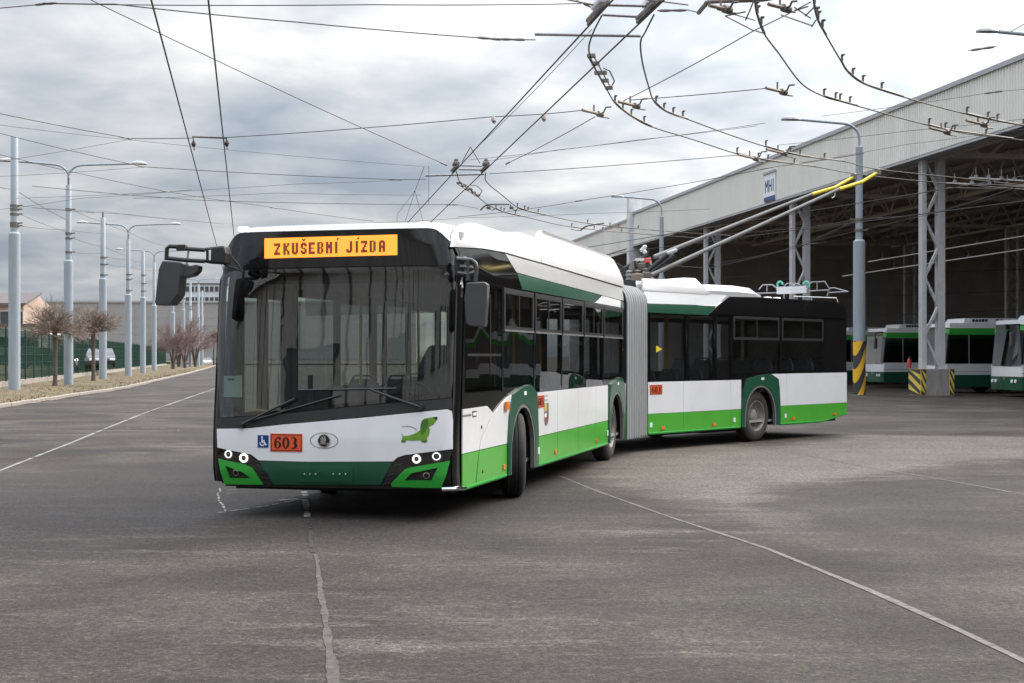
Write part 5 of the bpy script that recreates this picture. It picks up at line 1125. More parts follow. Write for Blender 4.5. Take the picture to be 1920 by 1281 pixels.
# ---------------- bellows
def outline(x, M_, k=0.0):
    pts = [(0.0 - k, 0.30 - k), (0.0 - k, 1.0), (0.0 - k, 1.7), (0.0 - k, 2.2)] + [(0.30 - 0.30 * math.cos(R(t)) - k * math.cos(R(t)), 2.45 + 0.30 * math.sin(R(t)) + k * math.sin(R(t))) for t in (0, 25, 45, 65, 90)] + [(1.275, 2.76 + k)]
    pts = pts + [(WB - y, z) for y, z in pts[:-1][::-1]]
    return [M_ @ Vector((x, y, z)) for y, z in pts]
def build_bellows():
    n = 9; r0 = outline(9.39, Matrix()); r1 = outline(-3.64, TB); out0, out1 = outline(9.39, Matrix(), 0.035), outline(-3.64, TB, 0.035); in0, in1 = outline(9.39, Matrix(), -0.07), outline(-3.64, TB, -0.07); rings = []
    for i in range(n):
        for fr, a_, b_ in ((0.06, in0, in1), (0.22, r0, r1), (0.38, out0, out1), (0.62, out0, out1), (0.78, r0, r1), (0.94, in0, in1)):
            t = (i + fr) / n; rings.append([p.lerp(q, t) for p, q in zip(a_, b_)])
    MB().loft(rings, close=False, cap=False).build('bellows', 'bellows', bus, smooth=True)
    for x, M_ in ((9.385, Matrix()), (-3.64, TB)):
        o_, i_ = outline(x, M_, 0.03), outline(x, M_, -0.1); MB().loft([o_, i_], close=False, cap=False).build('bellows_frame', 'black_plastic', bus)
build_bellows()

# ---------------- rear section
WIN_B = [(-3.52, -2.45, 1.20, 2.30), (-2.35, -1.55, 1.20, 2.30), (-1.45, -1.0, 1.20, 2.30), (-0.92, 0.72, 1.29, 2.30), (0.82, 2.45, 1.32, 2.32)]
sideB('side_wall', [(-3.62, 0.30)] + [(q[0], max(q[1], 0.30)) for q in arch_inner(0.0)] + [(2.5, 0.30), (3.44, 0.44), (3.46, 2.372), (-3.62, 2.372)], 'black_panel', 0.0, 0.04, [rect(*w) for w in WIN_B])
for i, (x0, x1, z0, z1) in enumerate(WIN_B):
    g = sideB('window', rect(x0 - 0.035, x1 + 0.035, z0 - 0.035, z1 + 0.035), 'side_glass', 0.006, 0)
    if i > 2:
        sideB('sash_frame', rect(x0, x1, 1.90, 2.335), 'grey_frame', 0.016, 0.012, [rect(x0 + 0.05, x1 - 0.05, 1.95, 2.285)], g); sideB('sash_bar', rect((x0 + x1) / 2 - 0.012, (x0 + x1) / 2 + 0.012, 1.95, 2.285), 'grey_frame', 0.015, 0.01, parent=g)
for x in (-2.40, -1.5, -0.96, 0.77): sideB('window_post', rect(x - 0.025, x + 0.025, 1.22, 2.32), 'black_panel', 0.011, 0.008)
mat('warning_yellow', (0.7, 0.55, 0.03), 0.5, var=0.05); sideB('warning_triangle', SBp((1229, 648), (1229, 661), (1241, 655)), 'warning_yellow', 0.014, 0.004)
s1, s2_ = SB(1280, 760)[0], SB(1369, 760)[0]; s3_ = SB(1474, 760)[0]
for x0, x1 in ((-3.61, s1 - 0.004), (s1 + 0.004, s2_ - 0.004), (s2_ + 0.004, -0.66)):
    sideB('side_panel', rect(x0, x1, 0.630, 1.165), 'white_paint', 0.016); sideB('skirt_panel', rect(x0, x1, 0.305, 0.624), 'lime_paint', 0.016)
sideB('side_panel', [(0.735, 0.65), (s3_ - 0.004, 0.65), (s3_ - 0.004, 1.262), (0.40, 1.262), (0.66, 1.165)], 'white_paint', 0.016); sideB('skirt_panel', rect(0.735, s3_ - 0.004, 0.305, 0.644), 'lime_paint', 0.016)
sideB('side_panel', rect(s3_ + 0.004, 3.44, 0.65, 1.265), 'white_paint', 0.016); sideB('skirt_panel', [(s3_ + 0.004, 0.305), (2.45, 0.305), (3.44, 0.43), (3.44, 0.644), (s3_ + 0.004, 0.644)], 'lime_paint', 0.016)
arch_set(sideB, 0.0); edge_tube(-3.6, -0.68, TB); edge_tube(0.76, 2.45, TB)
MB(TB).tube([(2.45, 0.002, 0.30), (3.44, 0.002, 0.425)], 0.024, 8).build('skirt_edge', 'lime_trim', bus, smooth=True)
for q in ((1241, 802.5), (1337, 796), (1486, 784.5), (1563, 776)): marker(sideB, SB(*q), 0.055, 0.025)
for q in ((1219, 797), (1375.5, 787.5), (1471.5, 779.5)): sideB('reflector', rect(SB(*q)[0] - 0.035, SB(*q)[0] + 0.035, SB(*q)[1] - 0.04, SB(*q)[1] + 0.04), 'white_print', 0.022, 0.01)
a, b = SB(1217, 740), SB(1240, 721.5); number_plate(sideB, 'number_plate', a[0], b[0], a[1], b[1], False, 0.022)
ztB = lambda t: lin(t, [(-3.7, 2.90), (-2.25, 2.95), (-1.8, 2.66), (-1.0, 2.64), (3.2, 2.64), (3.44, 2.55)])
sideB('cant_stripe', SBp((1209, 570), (1342, 574), (1326, 591)) + [(-3.62, 2.335)], 'dark_green', 0.012)
sideB('cant_panel', SBp((1206, 546), (1300, 550), (1362, 554), (1343, 573), (1209, 569)), 'white_paint', 0.012)
sideB('roof_fairing', SBp((1204, 545), (1203, 522), (1240, 524), (1280, 521), (1302, 522), (1310, 530), (1331, 553)), 'roof_white_dimmed', 0.018, 0.03)
sideB('cant_glass', SBp((1327, 591.5), (1343.5, 574.5), (1366, 556.5), (1420, 557.5), (1500, 562), (1560, 566.5), (1578, 570), (1585, 578)) + [(3.46, 2.37), (-1.7, 2.345)], 'black_panel', 0.014)
def build_roof_b():
    ys = [0.12, 0.15, 0.2, 0.28, 0.4, 0.8, WB / 2]; ys += [WB - y for y in ys[:-1][::-1]]; rows = []
    for t in (-3.66, -3.0, -2.3, -2.2, -2.0, -1.8, -1.0, 0.0, 1.0, 2.0, 3.0, 3.3, 3.46):
        rows.append([Vector((t, y, 2.40 + (ztB(t) - 2.42) * g_lat(y))) for y in ys])
    MB(TB).loft(rows, close=False, cap=False).build('roof', 'roof_white_dimmed', bus, smooth=True)
    MB(TB).box((3.38, 0.14, 0.45), (3.46, WB - 0.14, 2.52)).build('rear_wall', 'black_panel', bus, bevel=0.02)
    MB(TB).add([(-3.66, 0.2, 2.4), (-3.66, WB - 0.2, 2.4), (-3.66, WB - 0.2, 2.88), (-3.66, 0.2, 2.88)], [(0, 1, 2, 3)]).build('front_bulkhead', 'black_plastic', bus)
build_roof_b()
# roof unit with rounded end
ru = []
for t, h, w in ((-1.9, 0.02, 0.05), (-1.8, 0.24, 0.0), (-1.2, 0.29, 0.0), (-0.3, 0.30, 0.0), (0.3, 0.28, 0.02), (0.62, 0.20, 0.06), (0.78, 0.10, 0.10), (0.85, 0.02, 0.14)):
    ru.append([Vector((t, y, z)) for y, z in ((0.24 + w, 2.60), (0.26 + w, 2.62 + h * 0.6), (0.38 + w, 2.62 + h), (2.0, 2.62 + h), (2.1, 2.60))])
MB(TB).loft(ru).build('roof_unit', 'roof_white_dimmed', bus, smooth=True)
for t in (0.75, 0.95, 1.15): pass
MB(TB).lathe([(0, 0.13), (0.08, 0.12), (0.14, 0.07), (0.15, 0)], (1.15, 0.5, 2.62), (0, 0, 1), 16).lathe([(0, 0.13), (0.08, 0.12), (0.14, 0.07), (0.15, 0)], (1.5, 0.5, 2.62), (0, 0, 1), 16).build('roof_vent', 'white_paint', bus, smooth=True)
D9 = 28.9
def tubes(name, lists, r, m, d, parent=bus, n=6):
    mb = MB()
    for l in lists: mb.tube([PL(u, v, d) for u, v in l], r, n)
    return mb.build(name, m, parent, smooth=True)
rk = tubes('pole_rack', [[(1395, 551), (1460, 549), (1555, 544)], [(1423, 543), (1430, 534.5), (1448, 534), (1457, 541)], [(1438, 534), (1438, 548)], [(1512, 545), (1521, 529.5), (1546, 528), (1555, 541), (1551, 555)], [(1532, 529), (1532, 545)], [(1555, 541), (1563, 540), (1590, 547)], [(1555, 549), (1590, 547)], [(1425, 552), (1425, 562)], [(1470, 550), (1470, 565)]], 0.015, 'steel', D9)
tubes('guard_rail', [[(1488, 556), (1568, 559), (1571, 567)], [(1522, 557.5), (1522, 565)]], 0.014, 'alu', 28.2, rk)
c0, c1 = PL(1457, 545, D9 - 0.3), PL(1511, 543, D9 - 0.3); MB().beam(c0, c1, 0.10, 0.145).build('catcher_box', 'white_paint', rk)
for u, sg_ in ((1463, 1), (1511, -1)):
    tubes('pole_hook', [[(u - 5 * sg_, 539), (u - 5 * sg_, 532), (u - 3 * sg_, 529), (u, 528), (u + 3 * sg_, 530), (u + 4.5 * sg_, 534)]], 0.024, 'mint', D9 - 0.1, rk)
tubes('cable_arc', [[(1470, 537), (1475, 532), (1484, 531), (1490, 536)], [(1486, 536), (1492, 531.5), (1497, 532), (1502, 537)]], 0.012, 'steel', D9, rk)

# ---------------- trolley gear and booms
tg = MB(); pb1, pb2 = PL(1213, 492, 25.2), PL(1222, 516, 24.2)
tgb = MB().obox((PL(1200, 524, 24.8)), (0.28, 0, 0), (0, 0.22, 0), (0, 0, 0.04)).obox(PL(1190, 510, 24.9), (0.08, 0, 0), (0, 0.10, 0), (0.03, 0, 0.10)).obox(PL(1205, 506, 24.6), (0.09, 0, 0), (0, 0.07, 0), (-0.03, 0, 0.11)).obox(PL(1213, 520, 24.4), (0.07, 0, 0), (0, 0.07, 0), (0, 0, 0.09)).build('boom_base', 'fitting', bus, bevel=0.02)
for q_ in ((1180, 517), (1196, 516), (1210, 513)): MB().lathe([(-0.09, 0.03), (-0.07, 0.07), (-0.03, 0.05), (0.0, 0.075), (0.04, 0.05), (0.07, 0.07), (0.09, 0.03)], PL(*q_, 24.5), (0, 0, 1), 12).build('base_insulator', 'boom_grey', tgb, smooth=True)
MB().obox(PL(1195, 500, 24.7), (0.1, 0.04, 0), (-0.04, 0.1, 0), (0, 0, 0.10)).obox(PL(1200, 495, 24.9), (0.07, 0, 0.04), (0, 0.1, 0), (-0.04, 0, 0.07)).build('gear_block', 'fitting', tgb, bevel=0.02)
tubes('spring', [[(1158, 512), (1216, 478)], [(1163, 515), (1220, 484)]], 0.042, 'black_plastic', 25.2, tgb, 8)
tubes('spring', [[(1212, 511), (1252, 477)], [(1216, 515), (1265, 478)]], 0.042, 'black_plastic', 24.4, tgb, 8)
tubes('cable', [[(1150, 496), (1158, 495), (1166, 500), (1171, 508), (1170, 515)], [(1153, 500), (1163, 500), (1169, 508)], [(1170, 519), (1180, 514.5), (1191, 517), (1192, 526)], [(1170, 523), (1180, 518.5), (1190, 522)], [(1197, 490), (1203, 497), (1212, 508), (1220, 519)], [(1214, 477), (1216, 471), (1215, 465)], [(1219, 508), (1222, 512), (1220, 519)], [(1190, 489), (1192, 503)]], 0.026, 'rubber', 24.6, tgb)
ins = MB(); 
for k in range(6): q = PL(1206 + 2.6 * math.cos(k * 0.9) + (4 if k > 3 else 0), 463 + k * 2.2, 25.2); ins.lathe([(-0.03, 0.0), (-0.025, 0.03), (0, 0.042), (0.025, 0.03), (0.03, 0)], q, (0.3, 0, 1), 12)
ins.build('insulator', 'ceramic', tgb, smooth=True)
ins = MB()
for k in range(8): ins.lathe([(-0.02, 0.0), (-0.018, 0.025), (0, 0.035), (0.018, 0.025), (0.02, 0)], PL(1252 + k * 2.1, 475 - k * 0.8, 24.5), (1, 0, 0.4), 10)
ins.build('insulator', 'ceramic', tgb, smooth=True)
MB().obox(PL(1214, 489, 24.6), (0.06, 0.02, 0), (-0.02, 0.05, 0), (0.02, 0, 0.05)).build('terminal_box', 'red_box', tgb, bevel=0.02)
MB().obox(PL(1211, 499, 24.7), (0.12, 0.02, 0.05), (-0.02, 0.10, 0), (-0.03, 0, 0.08)).build('gear_block', 'fitting', tgb, bevel=0.03)
MB().obox(PL(1196, 522, 24.3), (0.1, 0, 0), (0, 0.1, 0), (0, 0, 0.08)).build('gear_block', 'fitting_brown', tgb, bevel=0.03)
for base, bd, elbow, e2, tip in (((1226, 482), 25.1, (1522, 364.5), (1566, 351.5), (1601, 332)), ((1221, 516), 24.2, (1573, 355), (1616, 341.5), (1646, 323))):
    td = FPX * (5.12 - CAMH) / (HZ - tip[1]); dist = lambda u: 1 / (1 / bd + (1 / td - 1 / bd) * (u - base[0]) / (tip[0] - base[0]))
    p0, p1, p2, p3 = (PL(*base, bd), PL(*elbow, dist(elbow[0])), PL(*e2, dist(e2[0])), PL(*tip, td))
    bo = MB().tube([p0, p0.lerp(p1, 0.5), p1], 0.05, 10, True, [0.038, 0.034, 0.030]).build('trolley_boom', 'boom_grey', bus, smooth=True)
    MB().tube([p1, p2, p3], 0.04, 10, True, [0.036, 0.034, 0.030]).build('boom_tip', 'yellow_boom', bo, smooth=True)
    hd = IA @ O(tip[0] + 3, tip[1] - 5, 5.25); MB().tube([p3, hd], 0.03, 6).obox(hd + Vector((0, 0, -0.05)), (0.12, 0, 0), (0, 0.035, 0), (0, 0, 0.045)).obox(p3, (0.05, 0, 0), (0, 0.06, 0), (0, 0, 0.05)).build('collector_head', 'fitting', bo)
MB().tube([PL(1567, 357, 27.4), PL(1565, 368, 27.4), PL(1560, 372, 27.4)], 0.012, 5).build('rope_ring', 'alu', bus)

# ---------------- mirrors
dm = 13.75
arm = tubes('mirror_arm', [[(384, 469), (350, 466.5), (345, 463), (318, 462), (313, 466), (312, 488)], [(384, 490), (349, 488), (316, 484.5)]], 0.021, 'black_plastic', dm, bus, 8)
tubes('mirror_stem', [[(354, 466), (352, 480), (350, 494), (355, 500)]], 0.012, 'steel', dm, arm)
MB().obox(PL(341, 464.5, dm), (0.03, 0, 0), (0, 0.05, 0), (0, 0, 0.03)).build('arm_joint', 'black_plastic', arm, bevel=0.01)
def slab(px, d, th): return MB().prism([PL(u, v, d) for u, v in px], IA.to_3x3() @ Vector((0.02, th, 0)))
slab([(381, 464.5), (420, 460), (424, 475), (421, 495), (381, 492.5), (385, 485), (385, 472)], dm + 0.02, 0.2).build('mirror_mount', 'black_plastic', arm, bevel=0.02)
MB().obox(PL(393.5, 478.5, dm), (0.01, 0, 0), (0, 0.006, 0), (0, 0, 0.05)).build('mount_mark', 'white_print', arm)
slab([(304, 489), (337, 491), (339, 494), (333, 552), (318, 572), (293, 572.5), (290, 567), (297, 505)], dm - 0.06, 0.24).build('mirror', 'mirror_shell', arm, bevel=0.045)
slab([(352, 499), (368, 495.5), (372, 498), (371, 508), (362, 517), (342, 522), (341.5, 516)], dm, 0.12).build('wide_mirror', 'mirror_shell', arm, bevel=0.025)
tubes('mirror_cable', [[(423, 478), (435, 482), (447, 497), (455, 510)], [(420, 495), (428, 500), (440, 503), (452, 508)]], 0.011, 'black_plastic', 14.0, arm)
dl = 13.55
arm2 = tubes('mirror_arm', [[(856, 486), (868, 487), (884, 488), (891, 494), (893, 503), (891, 528)], [(858, 512), (876, 514), (890, 511)], [(862, 500), (886, 503)], [(877, 488), (878, 526)]], 0.022, 'mirror_shell', dl, bus, 8)
MB().obox(PL(865, 500, dl + 0.1), (0.06, 0, 0), (0, 0.05, 0), (0, 0, 0.10)).build('mirror_mount', 'black_plastic', arm2, bevel=0.02)
slab([(874, 530), (909, 528.5), (913.5, 533), (913, 560), (909, 611), (905, 613.5), (878, 611), (873, 605), (870.5, 560)], dl - 0.12, 0.22).build('mirror', 'mirror_shell', arm2, bevel=0.05)

# ================================================================== OVERHEAD LINES
def curve(pts, n=5):
    """smooth line through points"""
    out = []
    for i in range(len(pts) - 1):
        p0, p1, p2, p3 = pts[max(i - 1, 0)], pts[i], pts[i + 1], pts[min(i + 2, len(pts) - 1)]
        for k in range(n):
            t = k / n; out.append(0.5 * ((2 * p1) + (p2 - p0) * t + (2 * p0 - 5 * p1 + 4 * p2 - p3) * t * t + (3 * p1 - p0 - 3 * p2 + p3) * t ** 3))
    return out + [pts[-1]]
def ext(a, b, L_): return b + (b - a).normalized() * L_
CW, SW = 'trolley contact wires', 'span and support wires'
def cell(o, pts, r, m='wire'): return MB().tube(pts, r, 6).build(o, m)
def contact(label, pts, r=0.0105, rails=(), smooth=True):
    p = curve(pts) if smooth else pts
    o = tag(empty('trolley_wire', p[0]), label, 'wire', CW); M_ = Matrix.Translation(-p[0])
    MB(M_).tube(p, r, 6).build('contact_wire', 'wire', o, smooth=True)
    for l in rails:
        q = curve([O(u, v) for u, v in l], 4); lo = [x + Vector((0, 0, 0.012)) for x in q]
        st = MB(M_).tube(lo, 0.014, 6).build('stiffener', 'fitting', o, smooth=True)
        for t in (0.12, 0.4, 0.62, 0.85):
            c = lo[int(t * (len(lo) - 1))]; MB(M_).obox(c + Vector((0, 0, 0.05)), (0.014, 0, 0), (0, 0.012, 0), (0, 0, 0.035)).obox(c + Vector((0.012, 0, 0.09)), (0.02, 0, 0), (0, 0.03, 0), (0, 0, 0.007)).build('clamp', 'fitting', st)
    return o
def span(label, pts, r=0.007, ins=(), hangers=()):
    o = tag(empty('span_wire', pts[0]), label, 'wire', SW); M_ = Matrix.Translation(-pts[0])
    pp = []
    for a, b in zip(pts, pts[1:]):
        L_ = (b - a).length; n = 6
        pp += [a.lerp(b, i / n) - Vector((0, 0, 4 * 0.004 * L_ * (i / n) * (1 - i / n))) for i in range(n)]
    MB(M_).tube(pp + [pts[-1]], r, 5).build('cable', 'wire', o)
    for i, t in ins:
        a, b = pts[i], pts[i + 1]; c = a.lerp(b, t); d = (b - a).normalized(); c = c - Vector((0, 0, 4 * 0.004 * (b - a).length * t * (1 - t)))
        MB(M_).lathe([(-0.16, 0.006), (-0.14, 0.014), (-0.08, 0.018), (0.0, 0.012), (0.08, 0.018), (0.14, 0.014), (0.16, 0.006)], c, d, 8).build('insulator', 'fitting', o, smooth=True)
    for a, b in hangers:
        MB(M_).tube([a, b], 0.01, 5).lathe([(-0.07, 0.0), (-0.07, 0.03), (0, 0.045), (0.07, 0.03), (0.07, 0)], a.lerp(b, 0.5), b - a if (b - a).length > 0 else (0, 0, 1), 8).build('hanger', 'fitting', o, smooth=True)
    return o
def pulloff(o, u, v, z=5.25, flip=1):
    """bracket: short tube with insulator and hooked arm, part of a span wire"""
    M_ = Matrix.Translation(-o.location); a, b = O(u, v, z), O(u + 33 * flip, v + 8, z)
    pf = MB(M_).tube([a, b], 0.022, 8).tube([a.lerp(b, 0.65), a.lerp(b, 0.65) + Vector((0, 0, 0.12))], 0.014, 6).build('pull_off', 'fitting_brown', o, smooth=True)
    MB(M_).lathe([(-0.06, 0.02), (-0.05, 0.045), (0.05, 0.045), (0.06, 0.02)], b, b - a, 10).tube([b, O(u + 40 * flip, v + 4, z), O(u + 44 * flip, v - 5, z), O(u + 54 * flip, v - 6, z)], 0.013, 6).tube([O(u + 36 * flip, v + 13, z), O(u + 50 * flip, v + 15, z)], 0.012, 6).tube([b, O(u + 40 * flip, v + 14, z)], 0.01, 5).build('pull_arm', 'fitting', pf, smooth=True)
def straight(label, far, near):
    a, b = O(*far), O(*near); return contact(label, [ext(b, a, 45), a, b, ext(a, b, 9)], smooth=False)
straight('left trolley wire of the pair dropping behind the big bus mirror', (403, 449), (283.5, 0))
straight('right trolley wire of the pair dropping behind the big bus mirror', (437.5, 431), (390.5, 0))
straight('left trolley wire from the upper switch down over the bus front', (856, 318), (1125, 26))
straight('right trolley wire from the upper switch down over the bus front', (911, 318), (1222, 22))
contact('curving wire from the upper switch to the left boom tip', [O(u, v) for u, v in ((1128, 30), (1112, 62), (1104, 92), (1112, 120), (1128, 150), (1140, 172), (1152, 192), (1168, 207), (1190, 222), (1222, 238), (1300, 262), (1380, 288), (1440, 301), (1530, 313), (1604, 326), (1720, 339), (1940, 357))], rails=([(1150, 190), (1168, 207), (1190, 222), (1222, 238)], [(1382, 288), (1440, 301), (1530, 313)]))
contact('curving wire from the upper switch to the right boom tip', [O(u, v) for u, v in ((1226, 28), (1210, 60), (1201, 80), (1205, 120), (1217, 165), (1226, 190), (1245, 207), (1268, 217), (1290, 224), (1360, 250), (1435, 275), (1500, 292), (1583, 303), (1649, 318), (1800, 334), (1940, 350))], rails=([(1227, 191), (1245, 207), (1268, 217), (1290, 224)], [(1436, 275), (1500, 292), (1583, 303)]))
contact('left curved wire entering at the upper right before the white cloud', [O(u, v) for u, v in ((1416, -60), (1416, 0), (1419, 25), (1432, 62), (1460, 100), (1503, 157), (1545, 181), (1575, 190), (1608, 199), (1680, 219), (1740, 235), (1790, 246), (1830, 253), (1980, 270))], rails=([(1416, 4), (1420, 30), (1434, 66)], [(1545, 181), (1575, 190), (1608, 199)], [(1742, 235), (1790, 246), (1900, 261)]))
contact('right curved wire entering at the upper right before the white cloud', [O(u, v) for u, v in ((1524, -60), (1525, -10), (1527, 10), (1533, 37), (1549, 67), (1577, 115), (1588, 133), (1610, 152), (1640, 165), (1694, 182), (1750, 198), (1812, 214), (1870, 227), (1980, 246))], rails=([(1527, 12), (1534, 40), (1549, 67)], [(1577, 115), (1588, 133), (1612, 153), (1640, 165), (1694, 182)], [(1813, 214), (1870, 227), (1960, 243)]))
contact('lower branch wire curving right from the crossing over the bus roof', [O(u, v) for u, v in ((856, 322), (862, 341), (876, 349), (895, 368), (915, 384), (945, 398), (985, 407), (1072, 426), (1193, 438), (1330, 448))], rails=([(930, 391), (945, 398), (985, 407)], [(1072, 426), (1130, 433), (1193, 438)]))
contact('upper branch wire curving right from the crossing over the bus roof', [O(u, v) for u, v in ((911, 324), (912, 341), (940, 365), (970, 389), (990, 396), (1025, 404), (1102, 419), (1226, 432), (1370, 442))], rails=([(970, 389), (990, 396), (1025, 404)], [(1102, 419), (1160, 427), (1226, 432)]))
straight('thin feeder wire crossing before the hall front', (1420, 412), (1824, 346)); straight('lower thin wire crossing before the hall columns', (1420, 441), (1709, 404))
contact('sagging thin wire reaching the striped lamp pole', [O(1330, 497), O(1420, 480), O(1498, 460), O(1604, 414)], 0.007)
contact('thin wire slanting up to the right over the parked buses', [O(1525, 452), O(1700, 412), O(1780, 392), O(1905, 352)], 0.007)
for v0, lab in ((345, 'upper pale conductor rail entering the hall at the right edge'), (352, 'lower pale conductor rail entering the hall at the right edge')):
    o = contact(lab, [O(1775, v0, 6.0), O(1830, v0 + 1.5, 6.0), O(1960, v0 + 2, 6.0)], 0.02); 
# ---- spans
def Z_(l, z): return [O(u, v, z) for u, v in l]
span('highest thin wire running level under the top edge', Z_([(-60, 20), (90, 7), (700, 9), (1090, 7)], 6.0), ins=((0, 0.97),))
s2w = span('span wire sloping from upper left to the long switch bar', Z_([(80, 6), (215, 8), (560, 42), (925, 73), (1004, 75)], 5.35), ins=((2, 0.98), (3, 0.45)))
span('long diagonal span from the top left to the crossing', [O(170, 0, 6.2), O(838, 310, 5.3)], ins=((0, 0.985),))
span('span carrying the left wire pair at their crossbar', Z_([(-20, 209), (245, 260), (360, 259)], 5.4), ins=((0, 0.96),))
cb = span('span from the crossbar right to the hanger insulators', Z_([(360, 257), (425, 258), (925, 219), (1020, 214), (1092, 207)], 5.4), 0.007, hangers=((O(925, 218, 5.4), O(927, 232, 5.25)), (O(1020, 213, 5.4), O(1020, 228, 5.25)), (O(362, 258, 5.4), O(364, 282, 5.25)), (O(424, 258, 5.4), O(426, 280, 5.25))))
MB(Matrix.Translation(-cb.location)).tube([O(360, 256.5, 5.4), O(426, 259, 5.4)], 0.018, 6).build('crossbar', 'fitting', cb)
pulloff(cb, 1092, 206.5)
sp = span('span from the second hanger to the far right hook', Z_([(1180, 188), (1436, 166)], 5.4)); pulloff(sp, 1160, 191); pulloff(sp, 1436, 165)
sp = span('span leading from the crossing up to the left pull-off', Z_([(948, 308), (1116, 219)], 5.3), ins=((0, 0.03),))
sp = span('slanting span up to the upper right brackets', Z_([(1162, 193), (1413, 58), (1520, 4)], 5.5)); pulloff(sp, 1330, 10, 5.3); pulloff(sp, 1441, 8, 5.3)
MB(Matrix.Translation(-sp.location)).tube(curve([O(1310, 24, 5.4), O(1322, 10, 5.4), O(1335, 3, 5.4), O(1420, 0, 5.4), O(1450, -4, 5.4)]), 0.025, 8).build('bracket_arm', 'fitting', sp, smooth=True)
M0 = Matrix.Translation(-sp.location)
for l in (((1413, 2), (1408, 15), (1398, 38)), ((1430, 62), (1415, 57)), ((1398, 22), (1360, 30)), ((1360, 30), (1412, 57)), ((1345, 18), (1415, 38)), ((1530, 38), (1522, 50)), ((1515, 12), (1490, 20)), ((1522, 48), (1465, 28)), ((1528, 12), (1510, 30)), ((1490, 14), (1520, 34))):
    MB(M0).tube([O(u, v, 5.35) for u, v in l], 0.009, 5).build('droplet', 'fitting', sp)
span('left approach span above the double lamp', Z_([(-20, 245), (270, 313), (745, 337), (800, 336)], 5.45), ins=((0, 0.97), (1, 0.99)))
span('faint span parallel to the road above the lamps', Z_([(-20, 232), (230, 261), (800, 313)], 5.9), 0.004)
span('low span from the third pole to the crossing bar', Z_([(-30, 283), (300, 357), (490, 386), (700, 415)], 5.6), ins=((1, 0.05), (2, 0.1)))
span('level span over the bus front from the left', Z_([(60, 349), (380, 376), (860, 384), (897, 391)], 5.45), ins=((1, 0.97),))
span('rising span from behind the first lamp to the long bar', Z_([(30, 372), (560, 345), (745, 338)], 5.5), 0.004)
span('thin span crossing up to the left dangling clamp', Z_([(-20, 305), (245, 261)], 5.6), 0.004); span('thin span crossing behind the double lamp arms', Z_([(-20, 332), (275, 313)], 5.6), 0.004)
span('span from the right of the crossing toward the hooked rail', Z_([(917, 326), (1382, 291)], 5.35)); span('upper thin span from the crossing to the bright cloud', Z_([(905, 303), (1040, 282), (1435, 231)], 5.6), 0.0045)
sp = span('span over the bus roof rising to the hall fascia', Z_([(858, 407), (990, 392), (1090, 376), (1460, 312), (1620, 288)], 5.4), ins=((1, 0.95),)); pulloff(sp, 1384, 290, 5.2); pulloff(sp, 1437, 280, 5.2)
sp = span('span in front of the ribbed fascia at the right', Z_([(1460, 272), (1700, 246), (1990, 215)], 5.6), 0.0045); pulloff(sp, 1743, 240, 5.2); pulloff(sp, 1812, 226, 5.2)
span('upper faint span before the fascia', Z_([(1540, 218), (1870, 172), (1990, 160)], 5.8), 0.004, ins=((0, 0.98),)); span('lower faint span before the fascia', Z_([(1420, 318), (1700, 271), (1990, 232)], 5.8), 0.004)
span('short wire stub below the upper right lamp', Z_([(1815, 95), (1870, 87)], 5.5), 0.005, ins=((0, 0.5),)); span('short wire cut off in the upper right corner', Z_([(1895, 60), (1960, 20)], 5.5), 0.005)
# wires between the poles along the verge
def PP(*l): return [P(u, v, d) for u, v, d in l]
span('feeder cable from the first pole to the first lamp pole', PP((36, 361, 61), (128, 414, 72.5)), 0.012); span('wires running on from the first lamp pole', PP((136, 393, 73), (193, 416, 91), (240, 435, 106), (315, 462, 150)), 0.014, ins=((0, 0.7),))
span('lower service wire from the first pole across the lamp pole', PP((38, 402, 61.5), (128, 436, 72.5)), 0.010, ins=((0, 0.28),)); span('service wire leaving the first pole level', PP((38, 424, 61.5), (128, 431, 72.5), (200, 437, 91)), 0.010, ins=((0, 0.35), (1, 0.45)))
span('service wire from the lamp pole to the plain pole', PP((136, 446, 73), (193, 462, 91), (240, 480, 106)), 0.012); span('short insulated wires right of the first lamp pole', PP((136, 473, 73), (193, 474, 91)), 0.012, ins=((0, 0.35), (0, 0.6)))
span('upper wire from the first pole toward the mirror', PP((38, 386, 61.5), (195, 396, 75), (330, 411, 95)), 0.009, ins=((0, 0.25), (0, 0.97))); span('insulated wire right of the plain pole', PP((200, 482, 91), (240, 486, 106), (268, 492, 123)), 0.012, ins=((0, 0.6),))
span('hanging service wires near the second double lamp', PP((200, 496, 91), (240, 500, 106), (300, 506, 150)), 0.012, ins=((0, 0.4),)); span('wire passing left edge over the first pole', PP((-30, 345, 58), (25, 356, 61)), 0.012, ins=((0, 0.6),))
# dropper ropes above the bus roof
dr = tag(empty('dropper_ropes', O(778, 358, 5.0)), 'thin hanging dropper ropes above the bus roof left of the crossing', 'rope'); Md = Matrix.Translation(-dr.location)
for l in (((795, 314), (778, 358)), ((778, 358), (760, 415)), ((778, 358), (793, 415)), ((778, 358), (745, 402)), ((804, 312), (804, 382)), ((745, 402), (744, 416))):
    MB(Md).tube([O(u, v, 5.3) for u, v in l], 0.005, 5).build('rope', 'wire', dr)
